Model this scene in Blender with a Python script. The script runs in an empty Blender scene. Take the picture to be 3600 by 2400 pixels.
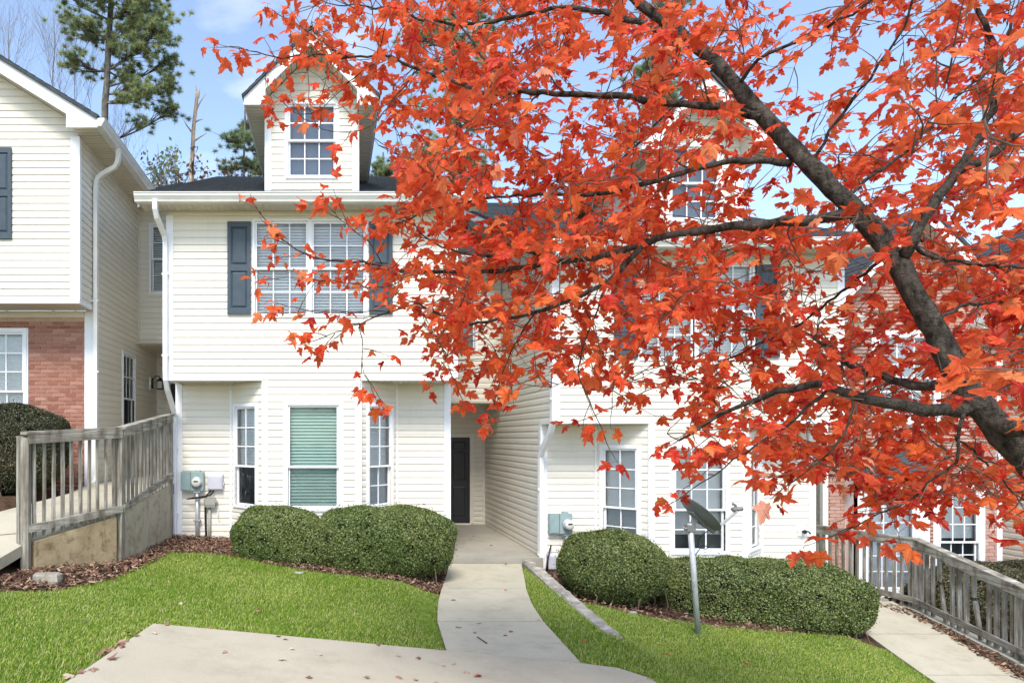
import bpy, math, random
import numpy as np
from mathutils import Vector, Matrix
from mathutils.geometry import delaunay_2d_cdt

random.seed(7)
rng = np.random.default_rng(11)
sc = bpy.context.scene
R = math.radians

# ------------------------------------------------------------------ camera (origin = eye point, looking along +Y, rising front lens)
F = 2371.0                                   # focal length in pixels of the 3600 px wide photograph
cam_data = bpy.data.cameras.new('camera')
cam = bpy.data.objects.new('camera', cam_data)
sc.collection.objects.link(cam)
cam_data.sensor_width = 36.0
cam_data.lens = 36.0 * F / 3600.0
cam_data.shift_x = (1800 - 1165) / 3600.0
cam_data.shift_y = (1535 - 1200) / 3600.0
cam_data.clip_start = 0.05
cam_data.clip_end = 2000
cam.location = (0, 0, 0)
cam.rotation_euler = (R(90), 0, 0)
sc.camera = cam

# ------------------------------------------------------------------ sky and sun
SUN_EL, SUN_AZ = 52.0, 192.0                  # azimuth clockwise from +Y (the camera looks along +Y)
world = bpy.data.worlds.new('World')
sc.world = world
world.use_nodes = True
wn, wl = world.node_tree.nodes, world.node_tree.links
wn.clear()
w_out = wn.new('ShaderNodeOutputWorld')
w_mix = wn.new('ShaderNodeMixShader')
w_bg = wn.new('ShaderNodeBackground')
w_cl = wn.new('ShaderNodeBackground')
w_sky = wn.new('ShaderNodeTexSky')
w_sky.sky_type = 'NISHITA'
w_sky.sun_disc = False
w_sky.sun_elevation = R(SUN_EL)
w_sky.sun_rotation = R(SUN_AZ)
w_sky.air_density = 1.0
w_sky.dust_density = 0.6
w_sky.ozone_density = 1.0
w_bg.inputs['Strength'].default_value = 0.145
w_cl.inputs['Color'].default_value = (1.0, 0.985, 0.96, 1)
w_cl.inputs['Strength'].default_value = 0.85
w_tc = wn.new('ShaderNodeTexCoord')
w_map = wn.new('ShaderNodeMapping')
w_map.inputs['Scale'].default_value = (1.0, 1.0, 2.2)
w_map.inputs['Location'].default_value = (0.35, 0.1, 0.0)
w_ns = wn.new('ShaderNodeTexNoise')
w_ns.inputs['Scale'].default_value = 1.9
w_ns.inputs['Detail'].default_value = 7.0
w_ns.inputs['Roughness'].default_value = 0.55
w_rp = wn.new('ShaderNodeValToRGB')
w_rp.color_ramp.elements[0].position = 0.52
w_rp.color_ramp.elements[0].color = (0.045, 0.045, 0.045, 1)
w_rp.color_ramp.elements[1].position = 0.80
w_rp.color_ramp.elements[1].color = (0.95, 0.95, 0.95, 1)
wl.new(w_tc.outputs['Generated'], w_map.inputs['Vector'])
wl.new(w_map.outputs['Vector'], w_ns.inputs['Vector'])
wl.new(w_ns.outputs['Fac'], w_rp.inputs['Fac'])
wl.new(w_sky.outputs['Color'], w_bg.inputs['Color'])
wl.new(w_rp.outputs['Color'], w_mix.inputs['Fac'])
wl.new(w_bg.outputs['Background'], w_mix.inputs[1])
wl.new(w_cl.outputs['Background'], w_mix.inputs[2])
wl.new(w_mix.outputs['Shader'], w_out.inputs['Surface'])

sun_d = bpy.data.lights.new('sun', 'SUN')
sun_d.energy = 2.0
sun_d.angle = R(20)
sun_d.color = (1.0, 0.94, 0.86)
sun = bpy.data.objects.new('sun', sun_d)
sc.collection.objects.link(sun)
_az, _el = R(SUN_AZ), R(SUN_EL)
_to_sun = Vector((math.sin(_az) * math.cos(_el), math.cos(_az) * math.cos(_el), math.sin(_el)))
sun.rotation_euler = (-_to_sun).to_track_quat('-Z', 'Y').to_euler()

sc.view_settings.view_transform = 'Standard'
sc.view_settings.look = 'None'
sc.view_settings.exposure = 1.15
sc.view_settings.gamma = 1.0
sc.view_settings.use_curve_mapping = False
sc.render.engine = 'CYCLES'
sc.cycles.max_bounces = 6
sc.cycles.diffuse_bounces = 3
sc.cycles.transparent_max_bounces = 12
sc.cycles.use_denoising = True

# ------------------------------------------------------------------ helpers
ORG = {}


def px(x, y, d):
    """a point of the place d metres in front of the eye, found from where the photograph (3600 px wide) shows it"""
    return Vector(((x - 1165.0) * d / F, d, (1535.0 - y) * d / F))


def pd(x, y, d):
    return px(x * 1.5306, y * 1.5306, d)


def link(o):
    sc.collection.objects.link(o)
    return o


def tag(o, label=None, cat=None, group=None, kind=None):
    if label: o['label'] = label
    if cat: o['category'] = cat
    if group: o['group'] = group
    if kind: o['kind'] = kind
    return o


def thing(name, loc, label, cat, group=None):
    o = link(bpy.data.objects.new(name, None))
    o.empty_display_size = 0.2
    o.location = loc
    ORG[o.name] = Vector(loc)
    return tag(o, label, cat, group)


def org(o):
    return ORG.get(o.name, Vector((0, 0, 0))) if o else Vector((0, 0, 0))


class MB:
    def __init__(self):
        self.v, self.f, self.m = [], [], []
        self.smooth = False

    def add(self, verts, faces):
        n = len(self.v)
        self.v.extend([tuple(p) for p in verts])
        self.f.extend([tuple(i + n for i in f) for f in faces])
        return self

    def box(self, x0, x1, y0, y1, z0, z1):
        if x0 > x1: x0, x1 = x1, x0
        if y0 > y1: y0, y1 = y1, y0
        if z0 > z1: z0, z1 = z1, z0
        return self.add([(x0, y0, z0), (x1, y0, z0), (x1, y1, z0), (x0, y1, z0), (x0, y0, z1), (x1, y0, z1), (x1, y1, z1), (x0, y1, z1)],
                        [(0, 3, 2, 1), (4, 5, 6, 7), (0, 1, 5, 4), (1, 2, 6, 5), (2, 3, 7, 6), (3, 0, 4, 7)])

    def obox(self, o, ax, ay, az, a0, a1, b0, b1, c0, c1):
        """box in a local frame (o, ax, ay, az)"""
        o, ax, ay, az = Vector(o), Vector(ax), Vector(ay), Vector(az)
        vs = [o + ax * a + ay * b + az * c for c in (c0, c1) for a, b in ((a0, b0), (a1, b0), (a1, b1), (a0, b1))]
        return self.add(vs, [(0, 3, 2, 1), (4, 5, 6, 7), (0, 1, 5, 4), (1, 2, 6, 5), (2, 3, 7, 6), (3, 0, 4, 7)])

    def beam(self, p0, p1, w, h, up=(0, 0, 1), ext=0.0):
        p0, p1 = Vector(p0), Vector(p1)
        t = (p1 - p0).normalized()
        p0, p1 = p0 - t * ext, p1 + t * ext
        s = t.cross(Vector(up)).normalized()
        u = s.cross(t).normalized()
        vs = []
        for p in (p0, p1):
            vs += [p - s * w / 2 - u * h / 2, p + s * w / 2 - u * h / 2, p + s * w / 2 + u * h / 2, p - s * w / 2 + u * h / 2]
        return self.add(vs, [(0, 1, 2, 3), (7, 6, 5, 4), (0, 4, 5, 1), (1, 5, 6, 2), (2, 6, 7, 3), (3, 7, 4, 0)])

    def prism(self, poly, axis_pts):
        """polygon given as 3D points at start, swept to start + (p1 - p0)"""
        p0, p1 = Vector(axis_pts[0]), Vector(axis_pts[1])
        d = p1 - p0
        n = len(poly)
        vs = [Vector(p) for p in poly] + [Vector(p) + d for p in poly]
        fs = [tuple(range(n - 1, -1, -1)), tuple(range(n, 2 * n))]
        for i in range(n):
            j = (i + 1) % n
            fs.append((i, j, n + j, n + i))
        return self.add(vs, fs)

    def tube(self, pts, rad, n=8, cap=True, square=False, wh=None, rough=0.0):
        pts = [Vector(p) for p in pts]
        if not isinstance(rad, (list, tuple)): rad = [rad] * len(pts)
        base = len(self.v)
        prev_s = None
        for i, p in enumerate(pts):
            a = pts[max(i - 1, 0)]; b = pts[min(i + 1, len(pts) - 1)]
            t = (b - a).normalized()
            if prev_s is None:
                ref = Vector((0, 0, 1)) if abs(t.z) < 0.9 else Vector((1, 0, 0))
                s = t.cross(ref).normalized()
            else:
                s = (prev_s - t * prev_s.dot(t)).normalized()
            prev_s = s
            u = t.cross(s)
            if square:
                w, h = wh[0] / 2, wh[1] / 2
                k = 1.0
                if 0 < i < len(pts) - 1:
                    c = (pts[i] - pts[i - 1]).normalized().dot((pts[i + 1] - pts[i]).normalized())
                    k = 1 / max(0.5, math.sqrt((1 + c) / 2))
                for sx, sy in ((-1, -1), (1, -1), (1, 1), (-1, 1)):
                    self.v.append(tuple(p + s * sx * w + u * sy * h * 1.0))
            else:
                for k in range(n):
                    a_ = 2 * math.pi * k / n
                    self.v.append(tuple(p + (s * math.cos(a_) + u * math.sin(a_)) * rad[i] * (1 + (random.uniform(-rough, rough) if rough else 0))))
        m = 4 if square else n
        for i in range(len(pts) - 1):
            for k in range(m):
                j = (k + 1) % m
                self.f.append((base + i * m + k, base + i * m + j, base + (i + 1) * m + j, base + (i + 1) * m + k))
        if cap:
            self.f.append(tuple(base + k for k in range(m - 1, -1, -1)))
            self.f.append(tuple(base + (len(pts) - 1) * m + k for k in range(m)))
        return self

    def lathe(self, c, axis, prof, n=24):
        """profile of (distance along axis, radius)"""
        c, axis = Vector(c), Vector(axis).normalized()
        ref = Vector((0, 0, 1)) if abs(axis.z) < 0.9 else Vector((1, 0, 0))
        s = axis.cross(ref).normalized(); u = axis.cross(s)
        base = len(self.v)
        for a, r in prof:
            for k in range(n):
                t = 2 * math.pi * k / n
                self.v.append(tuple(c + axis * a + (s * math.cos(t) + u * math.sin(t)) * r))
        for i in range(len(prof) - 1):
            for k in range(n):
                j = (k + 1) % n
                self.f.append((base + i * n + k, base + i * n + j, base + (i + 1) * n + j, base + (i + 1) * n + k))
        self.f.append(tuple(base + k for k in range(n - 1, -1, -1)))
        self.f.append(tuple(base + (len(prof) - 1) * n + k for k in range(n)))
        return self

    def mesh(self, name, off=Vector((0, 0, 0))):
        me = bpy.data.meshes.new(name)
        me.from_pydata([(a - off.x, b - off.y, c - off.z) for a, b, c in self.v], [], self.f)
        if self.smooth:
            me.polygons.foreach_set('use_smooth', [True] * len(me.polygons))
        return me

    def build(self, name, mat, parent=None, kind=None, loc=None):
        o = org(parent) if parent else (Vector(loc) if loc else Vector((0, 0, 0)))
        me = self.mesh(name, o)
        me.materials.append(mat)
        ob = link(bpy.data.objects.new(name, me))
        if parent:
            ob.parent = parent
        elif loc:
            ob.location = o
        ORG[ob.name] = o
        if kind: ob['kind'] = kind
        return ob


def inst(name, me, parent, loc, rot=None, scale=None):
    ob = link(bpy.data.objects.new(name, me))
    if parent:
        ob.parent = parent
        ob.location = Vector(loc) - org(parent)
    else:
        ob.location = loc
    if rot is not None: ob.rotation_euler = rot
    if scale is not None: ob.scale = scale
    return ob


def np_mesh(name, V, Fc, mat, parent=None, rnd=None, kind=None, smooth=False):
    """big mesh from numpy: V (n,3), Fc (m,k) all the same k"""
    V = np.asarray(V, dtype=np.float32) - np.array(org(parent), dtype=np.float32)
    m, k = Fc.shape
    me = bpy.data.meshes.new(name)
    me.vertices.add(len(V)); me.vertices.foreach_set('co', V.ravel())
    me.loops.add(m * k); me.loops.foreach_set('vertex_index', Fc.astype(np.int32).ravel())
    me.polygons.add(m)
    me.polygons.foreach_set('loop_start', np.arange(0, m * k, k, dtype=np.int32))
    me.polygons.foreach_set('loop_total', np.full(m, k, dtype=np.int32))
    if smooth: me.polygons.foreach_set('use_smooth', np.ones(m, dtype=bool))
    if rnd is not None:
        at = me.attributes.new('rnd', 'FLOAT', 'POINT')
        at.data.foreach_set('value', np.asarray(rnd, dtype=np.float32))
    me.update(); me.validate()
    me.materials.append(mat)
    ob = link(bpy.data.objects.new(name, me))
    if parent: ob.parent = parent
    if kind: ob['kind'] = kind
    return ob


# ------------------------------------------------------------------ materials
def srgb(r, g, b):
    def f(c):
        c /= 255.0
        return c / 12.92 if c <= 0.04045 else ((c + 0.055) / 1.055) ** 2.4
    return (f(r), f(g), f(b), 1)


class Mat:
    def __init__(self, name, rough=0.6, spec=0.35):
        self.m = bpy.data.materials.new(name)
        self.m.use_nodes = True
        self.n, self.l = self.m.node_tree.nodes, self.m.node_tree.links
        self.b = self.n['Principled BSDF']
        self.b.inputs['Roughness'].default_value = rough
        self.b.inputs['Specular IOR Level'].default_value = spec

    def node(self, t, **kw):
        nd = self.n.new(t)
        for k, v in kw.items():
            if k in nd.inputs: nd.inputs[k].default_value = v
            else: setattr(nd, k, v)
        return nd

    def pos(self, scale=(1, 1, 1), rot=(0, 0, 0), kind='pos'):
        if kind == 'pos':
            g = self.node('ShaderNodeNewGeometry').outputs['Position']
        else:
            g = self.node('ShaderNodeTexCoord').outputs['Object']
        mp = self.node('ShaderNodeMapping')
        mp.inputs['Scale'].default_value = scale
        mp.inputs['Rotation'].default_value = rot
        self.l.new(g, mp.inputs['Vector'])
        return mp.outputs['Vector']

    def noise(self, vec, scale, detail=4, rough=0.55):
        nd = self.node('ShaderNodeTexNoise', Scale=scale, Detail=detail, Roughness=rough)
        self.l.new(vec, nd.inputs['Vector'])
        return nd.outputs['Fac']

    def ramp(self, fac, stops):
        nd = self.node('ShaderNodeValToRGB')
        cr = nd.color_ramp
        while len(cr.elements) < len(stops): cr.elements.new(0.5)
        for e, (p, c) in zip(cr.elements, stops):
            e.position = p; e.color = c if len(c) == 4 else (*c, 1)
        self.l.new(fac, nd.inputs['Fac'])
        return nd.outputs['Color']

    def mix(self, fac, a, b, mode='MIX'):
        nd = self.node('ShaderNodeMix', data_type='RGBA', blend_type=mode)
        for s, v in ((0, fac), (6, a), (7, b)):
            if isinstance(v, bpy.types.NodeSocket): self.l.new(v, nd.inputs[s])
            elif s == 0: nd.inputs[s].default_value = v
            else: nd.inputs[s].default_value = v if len(v) == 4 else (*v, 1)
        return nd.outputs[2]

    def math(self, op, a, b=0.0):
        nd = self.node('ShaderNodeMath', operation=op)
        for i, v in enumerate((a, b)):
            if isinstance(v, bpy.types.NodeSocket): self.l.new(v, nd.inputs[i])
            else: nd.inputs[i].default_value = v
        return nd.outputs[0]

    def objrand(self):
        return self.node('ShaderNodeObjectInfo').outputs['Random']

    def attr(self, name='rnd'):
        nd = self.node('ShaderNodeAttribute'); nd.attribute_name = name
        return nd.outputs['Fac']

    def rnd(self):
        return self.math('FRACT', self.math('ADD', self.attr(), self.objrand()))

    def col(self, c):
        if isinstance(c, bpy.types.NodeSocket): self.l.new(c, self.b.inputs['Base Color'])
        else: self.b.inputs['Base Color'].default_value = c if len(c) == 4 else (*c, 1)
        return self

    def bump(self, h, strength=0.3, dist=0.01):
        nd = self.node('ShaderNodeBump', Strength=strength, Distance=dist)
        self.l.new(h, nd.inputs['Height'])
        self.l.new(nd.outputs['Normal'], self.b.inputs['Normal'])
        return self


def plain(name, c, rough=0.5, var=0.06, scale=6, spec=0.35, metal=0.0, bump=0.0):
    M = Mat(name, rough, spec)
    f = M.noise(M.pos(), scale, 5)
    lo = tuple(x * (1 - var * 1.6) for x in c[:3]); hi = tuple(min(1, x * (1 + var)) for x in c[:3])
    M.col(M.ramp(f, [(0.3, lo), (0.7, hi)]))
    M.b.inputs['Metallic'].default_value = metal
    if bump: M.bump(M.noise(M.pos(), scale * 14, 3), bump, 0.004)
    return M.m


def make_siding(name, c, dirt):
    M = Mat(name, 0.48, 0.3)
    a = M.noise(M.pos((1, 1, 1)), 0.9, 4)
    b = M.noise(M.pos((3, 3, 0.5)), 2.2, 6, 0.6)           # faint run-off streaks
    o = M.objrand()
    base = M.mix(o, tuple(x * 0.965 for x in c[:3]), tuple(min(1, x * 1.02) for x in c[:3]))
    base = M.mix(M.ramp(a, [(0.35, (0, 0, 0)), (0.75, (0.35, 0.35, 0.35))]), base, tuple(x * 0.93 for x in c[:3]))
    base = M.mix(M.ramp(b, [(0.52, (0, 0, 0)), (0.78, (0.4, 0.4, 0.4))]), base, dirt)
    M.col(base)
    M.bump(M.noise(M.pos((1, 1, 1)), 3.0, 2), 0.12, 0.03)   # slight oil-canning of the vinyl
    return M.m


def make_wood(name, axis, lo, mid, hi):
    M = Mat(name, 0.9, 0.1)
    s = {'z': (22, 22, 1.3), 'x': (1.4, 1.4, 24)}[axis]
    g = M.noise(M.pos(s), 1.4, 6, 0.65)
    st = M.noise(M.pos((3, 3, 1.2)), 2.0, 5)
    base = M.ramp(g, [(0.25, lo), (0.5, mid), (0.75, hi)])
    base = M.mix(M.math('MULTIPLY', M.objrand(), 0.45), base, M.mix(g, lo, mid))
    base = M.mix(M.ramp(st, [(0.46, (0, 0, 0)), (0.66, (0.8, 0.8, 0.8))]), base, M.mix(g, (0.065, 0.048, 0.032), (0.17, 0.135, 0.095)))
    gr = M.noise(M.pos((2, 2, 2)), 1.1, 3)
    base = M.mix(M.ramp(gr, [(0.55, (0, 0, 0)), (0.75, (0.35, 0.35, 0.35))]), base, (0.17, 0.19, 0.13))
    M.col(base)
    M.bump(g, 0.6, 0.006)
    return M.m


def make_concrete(name, lo, hi, stain, stain_amt=0.4, scale=1.0):
    M = Mat(name, 0.85, 0.2)
    a = M.noise(M.pos(), 1.3 * scale, 6, 0.6)
    b = M.noise(M.pos(), 90, 4, 0.7)
    c = M.noise(M.pos((1, 1, 1)), 3.5 * scale, 6, 0.7)
    base = M.ramp(a, [(0.3, lo), (0.7, hi)])
    base = M.mix(M.ramp(c, [(0.5, (0, 0, 0)), (0.72, (stain_amt,) * 3)]), base, stain)
    base = M.mix(M.ramp(b, [(0.35, (0.3, 0.3, 0.3)), (0.6, (0, 0, 0))]), base, tuple(x * 0.62 for x in lo[:3]))
    M.col(base)
    M.bump(b, 0.35, 0.004)
    return M.m


def make_ground(name, stops, scale, bump=0.5, rough=0.95):
    M = Mat(name, rough, 0.1)
    a = M.noise(M.pos(), scale, 7, 0.65)
    b = M.noise(M.pos(), 0.7, 4)
    base = M.ramp(a, stops)
    base = M.mix(M.ramp(b, [(0.35, (0, 0, 0)), (0.7, (0.5, 0.5, 0.5))]), base, stops[0][1])
    M.col(base)
    M.bump(a, bump, 0.02)
    return M.m


def make_leafy(name, stops, trans=0.25, rough=0.55, back=None, spec=0.3, veins=False):
    M = Mat(name, rough, spec)
    r = M.rnd()
    base = M.ramp(r, stops)
    if veins:
        vn = M.attr('vein')
        base = M.mix(M.math('MULTIPLY', M.math('POWER', vn, 5.0), 0.55), base, (0.30, 0.02, 0.012))
        base = M.mix(M.ramp(vn, [(0.0, (0.30, 0.30, 0.30)), (0.35, (0, 0, 0))]), base, (0.86, 0.26, 0.09))
        v = M.noise(M.pos(), 26, 5, 0.7)
        base = M.mix(M.ramp(v, [(0.35, (0.4, 0.4, 0.4)), (0.7, (0, 0, 0))]), base, M.mix(0.5, base, (0.22, 0.012, 0.008)))
    if back is not None:
        bf = M.node('ShaderNodeNewGeometry').outputs['Backfacing']
        base = M.mix(M.math('MULTIPLY', bf, 0.55), base, back)
    M.col(base)
    if trans:
        tr = M.node('ShaderNodeBsdfTranslucent')
        M.l.new(base, tr.inputs['Color'])
        mx = M.node('ShaderNodeMixShader'); mx.inputs[0].default_value = trans
        M.l.new(M.b.outputs[0], mx.inputs[1]); M.l.new(tr.outputs[0], mx.inputs[2])
        M.l.new(mx.outputs[0], M.n['Material Output'].inputs['Surface'])
    return M.m


def make_glass(name, tint, refl=1.0):
    M = Mat(name, 0.03, 0.5)
    t = M.node('ShaderNodeBsdfTransparent'); t.inputs['Color'].default_value = (*tint, 1)
    g = M.node('ShaderNodeBsdfGlossy'); g.inputs['Roughness'].default_value = 0.02
    fr = M.node('ShaderNodeFresnel'); fr.inputs['IOR'].default_value = 1.55
    f = M.math('MULTIPLY', fr.outputs[0], refl)
    mx = M.node('ShaderNodeMixShader')
    wv = M.noise(M.pos(), 2.3, 2)
    bp = M.node('ShaderNodeBump', Strength=0.08, Distance=0.02)
    M.l.new(wv, bp.inputs['Height']); M.l.new(bp.outputs[0], g.inputs['Normal'])
    M.l.new(f, mx.inputs[0]); M.l.new(t.outputs[0], mx.inputs[1]); M.l.new(g.outputs[0], mx.inputs[2])
    M.l.new(mx.outputs[0], M.n['Material Output'].inputs['Surface'])
    return M.m


M_SIDING = make_siding('vinyl siding cream', (0.80, 0.755, 0.65), (0.65, 0.605, 0.50))
M_SOFFIT = plain('vinyl soffit', (0.70, 0.63, 0.51), 0.5, 0.05, 2)
M_WHITE = plain('white vinyl trim', (0.86, 0.87, 0.88), 0.4, 0.03, 3)
M_CREAMTRIM = plain('cream trim', (0.80, 0.76, 0.66), 0.45, 0.04, 3)
M_GUTTER = plain('white aluminium gutter', (0.80, 0.79, 0.74), 0.35, 0.07, 2.5, 0.5)
M_SHUTTER = plain('slate blue shutter', (0.055, 0.078, 0.098), 0.45, 0.1, 8)
M_DOOR = plain('dark navy door', (0.018, 0.021, 0.028), 0.35, 0.1, 5, 0.5)
M_DARK = plain('dark interior', (0.05, 0.055, 0.058), 0.9, 0.1, 2)
M_ROOM = plain('room walls', (0.50, 0.52, 0.51), 0.9, 0.1, 1)
M_BLIND = plain('white blind slat', (0.92, 0.94, 0.94), 0.5, 0.03, 3)
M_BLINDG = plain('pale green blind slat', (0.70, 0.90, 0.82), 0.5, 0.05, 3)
M_GLASS = make_glass('window glass', (0.95, 0.975, 0.975), 0.9)
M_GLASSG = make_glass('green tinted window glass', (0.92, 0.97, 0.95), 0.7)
M_METALG = plain('grey green painted metal', (0.27, 0.36, 0.36), 0.45, 0.08, 9, 0.5)
M_STEEL = plain('galvanised steel', (0.52, 0.54, 0.55), 0.4, 0.12, 14, 0.5, 0.35)
M_GREYP = plain('light grey plastic', (0.55, 0.55, 0.60), 0.45, 0.05, 6)
M_BOXG = plain('grey box plastic', (0.34, 0.34, 0.30), 0.5, 0.06, 6)
M_BLACK = plain('black rubber', (0.015, 0.015, 0.015), 0.5, 0.1, 6)
M_METER = plain('meter glass face', (0.62, 0.63, 0.56), 0.15, 0.06, 30, 0.6)
M_DISH = plain('dish grey paint', (0.20, 0.205, 0.205), 0.5, 0.08, 8, 0.4)
M_IRON = plain('dark lantern metal', (0.02, 0.018, 0.016), 0.45, 0.15, 9)
M_BRASS = plain('brass knob', (0.35, 0.2, 0.08), 0.3, 0.1, 5, 0.5, 0.9)
M_WOODV = make_wood('weathered wood upright', 'z', (0.080, 0.068, 0.050), (0.32, 0.295, 0.245), (0.67, 0.645, 0.575))
M_WOODH = make_wood('weathered wood rail', 'x', (0.095, 0.082, 0.062), (0.36, 0.335, 0.28), (0.71, 0.685, 0.61))
M_PATH = make_concrete('path concrete', (0.445, 0.41, 0.31), (0.525, 0.485, 0.375), (0.32, 0.28, 0.20), 0.6)
M_PAD = make_concrete('pad concrete', (0.43, 0.39, 0.295), (0.505, 0.46, 0.36), (0.33, 0.285, 0.21), 0.6, 0.7)
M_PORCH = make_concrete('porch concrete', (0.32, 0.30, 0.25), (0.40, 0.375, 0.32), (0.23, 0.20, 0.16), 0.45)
M_RWALL = make_concrete('stained retaining wall', (0.30, 0.22, 0.125), (0.54, 0.44, 0.27), (0.13, 0.08, 0.04), 1.0, 2.2)
M_RWALL2 = make_concrete('pale retaining wall', (0.38, 0.33, 0.24), (0.53, 0.48, 0.37), (0.20, 0.155, 0.10), 0.85, 1.8)
M_BEAM = make_concrete('flaking grey timber', (0.20, 0.175, 0.14), (0.48, 0.46, 0.41), (0.66, 0.64, 0.58), 0.9, 2.5)
M_STONE = make_concrete('broken concrete', (0.26, 0.225, 0.17), (0.46, 0.43, 0.37), (0.17, 0.13, 0.085), 0.8, 3)
M_SOIL = make_ground('brown soil', [(0.2, (0.035, 0.02, 0.012)), (0.5, (0.10, 0.062, 0.04)), (0.8, (0.20, 0.13, 0.085))], 9)
M_TURF = make_ground('turf base', [(0.25, (0.06, 0.105, 0.014)), (0.55, (0.16, 0.23, 0.034)), (0.8, (0.31, 0.33, 0.11))], 14)
M_MULCH = make_leafy('mulch chips', [(0.0, (0.050, 0.025, 0.017)), (0.35, (0.135, 0.066, 0.042)), (0.7, (0.24, 0.135, 0.088)), (1.0, (0.42, 0.30, 0.20))], 0, 0.9)
M_GRASS = make_leafy('grass blades', [(0.0, (0.080, 0.175, 0.012)), (0.4, (0.20, 0.335, 0.026)), (0.75, (0.40, 0.48, 0.075)), (0.93, (0.52, 0.50, 0.19)), (1.0, (0.68, 0.60, 0.36))], 0.3, 0.5)
M_HEDGE = make_leafy('boxwood leaves', [(0.0, (0.036, 0.062, 0.014)), (0.4, (0.098, 0.148, 0.034)), (0.8, (0.175, 0.220, 0.060)), (1.0, (0.31, 0.31, 0.12))], 0.15, 0.42, None, 0.45)
M_HEDGEB = make_leafy('bronzed hedge leaves', [(0.0, (0.025, 0.030, 0.012)), (0.5, (0.062, 0.068, 0.028)), (0.85, (0.12, 0.105, 0.05)), (1.0, (0.22, 0.16, 0.09))], 0.15, 0.45, None, 0.4)
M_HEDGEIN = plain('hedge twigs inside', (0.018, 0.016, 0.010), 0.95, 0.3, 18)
M_MAPLE = make_leafy('red maple leaf', [(0.0, (0.36, 0.010, 0.016)), (0.2, (0.62, 0.026, 0.022)), (0.45, (0.80, 0.080, 0.024)), (0.8, (0.87, 0.185, 0.040)), (0.95, (0.88, 0.30, 0.11)), (1.0, (0.88, 0.46, 0.34))],
                     0.48, 0.5, (0.86, 0.165, 0.065), 0.2, True)
M_DEADLEAF = make_leafy('fallen leaf', [(0.0, (0.24, 0.11, 0.075)), (0.5, (0.38, 0.25, 0.18)), (1.0, (0.56, 0.45, 0.36))], 0.1, 0.8)
M_DEADLEAFR = make_leafy('fresh fallen red leaf', [(0.0, (0.42, 0.06, 0.03)), (1.0, (0.5, 0.16, 0.10))], 0.1, 0.7)
M_NEEDLE = make_leafy('pine needles', [(0.0, (0.15, 0.22, 0.13)), (0.5, (0.29, 0.37, 0.19)), (1.0, (0.48, 0.50, 0.20))], 0.45, 0.6)
M_BROWNLEAF = make_leafy('brown oak leaves', [(0.0, (0.17, 0.075, 0.035)), (0.6, (0.30, 0.15, 0.085)), (1.0, (0.20, 0.20, 0.12))], 0.2, 0.7)


def make_bark(name, lo, hi, scale):
    M = Mat(name, 0.92, 0.12)
    a = M.noise(M.pos((1, 1, 0.45)), scale, 7, 0.7)
    b = M.noise(M.pos(), 5, 4)
    c = M.noise(M.pos((1, 1, 2.0)), scale * 0.45, 3, 0.6)
    base = M.ramp(a, [(0.36, lo), (0.62, hi)])
    li = M.noise(M.pos(), scale * 0.7, 5, 0.75)
    base = M.mix(M.ramp(li, [(0.60, (0, 0, 0)), (0.72, (0.7, 0.7, 0.7))]), base, tuple(min(1, x * 2.6) for x in hi))
    base = M.mix(M.ramp(b, [(0.55, (0, 0, 0)), (0.8, (0.6, 0.6, 0.6))]), base, tuple(min(1, x * 1.7) for x in hi))
    M.col(base)
    M.bump(M.math('ADD', a, c), 1.0, 0.035)
    return M.m


M_BARK = make_bark('maple bark', (0.018, 0.015, 0.012), (0.105, 0.088, 0.072), 30)
M_TWIG = plain('maple twig', (0.13, 0.085, 0.06), 0.8, 0.3, 20)
M_PINEBARK = make_bark('pine bark', (0.06, 0.055, 0.048), (0.20, 0.185, 0.16), 5)
M_SNAG = make_bark('bleached dead wood', (0.28, 0.20, 0.14), (0.52, 0.42, 0.33), 5)
M_BARETWIG = plain('bare twigs', (0.22, 0.19, 0.17), 0.9, 0.2, 3)


def make_brick(name, dark, mid, pale):
    M = Mat(name, 0.85, 0.15)
    r = M.rnd()
    base = M.ramp(r, [(0.0, dark), (0.45, mid), (0.8, mid), (1.0, pale)])
    n = M.noise(M.pos(), 40, 5, 0.7)
    base = M.mix(M.ramp(n, [(0.4, (0.35, 0.35, 0.35)), (0.65, (0, 0, 0))]), base, tuple(x * 0.7 for x in mid))
    M.col(base)
    M.bump(n, 0.4, 0.004)
    return M.m


M_BRICK = make_brick('red brick', (0.27, 0.105, 0.068), (0.40, 0.185, 0.130), (0.50, 0.275, 0.205))
M_BRICKP = make_brick('pinkish brick', (0.40, 0.21, 0.165), (0.52, 0.315, 0.25), (0.60, 0.41, 0.34))
M_MORTAR = plain('mortar', (0.56, 0.40, 0.32), 0.9, 0.1, 20)


def make_shingle():
    M = Mat('asphalt shingles', 0.92, 0.15)
    a = M.noise(M.pos((3, 3, 3)), 2.5, 6, 0.7)
    b = M.noise(M.pos(), 120, 3, 0.7)
    base = M.ramp(a, [(0.3, (0.045, 0.052, 0.058)), (0.7, (0.115, 0.128, 0.138))])
    base = M.mix(M.ramp(b, [(0.4, (0.5, 0.5, 0.5)), (0.65, (0, 0, 0))]), base, (0.02, 0.024, 0.028))
    M.col(base); M.bump(b, 0.5, 0.006)
    return M.m


M_SHINGLE = make_shingle()
M_SKYREFL = plain('grey blue sky reflection panel', (0.30, 0.345, 0.43), 0.8, 0.05, 2)  # painted stand-in for the sky reflected in the dormer glass


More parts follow.
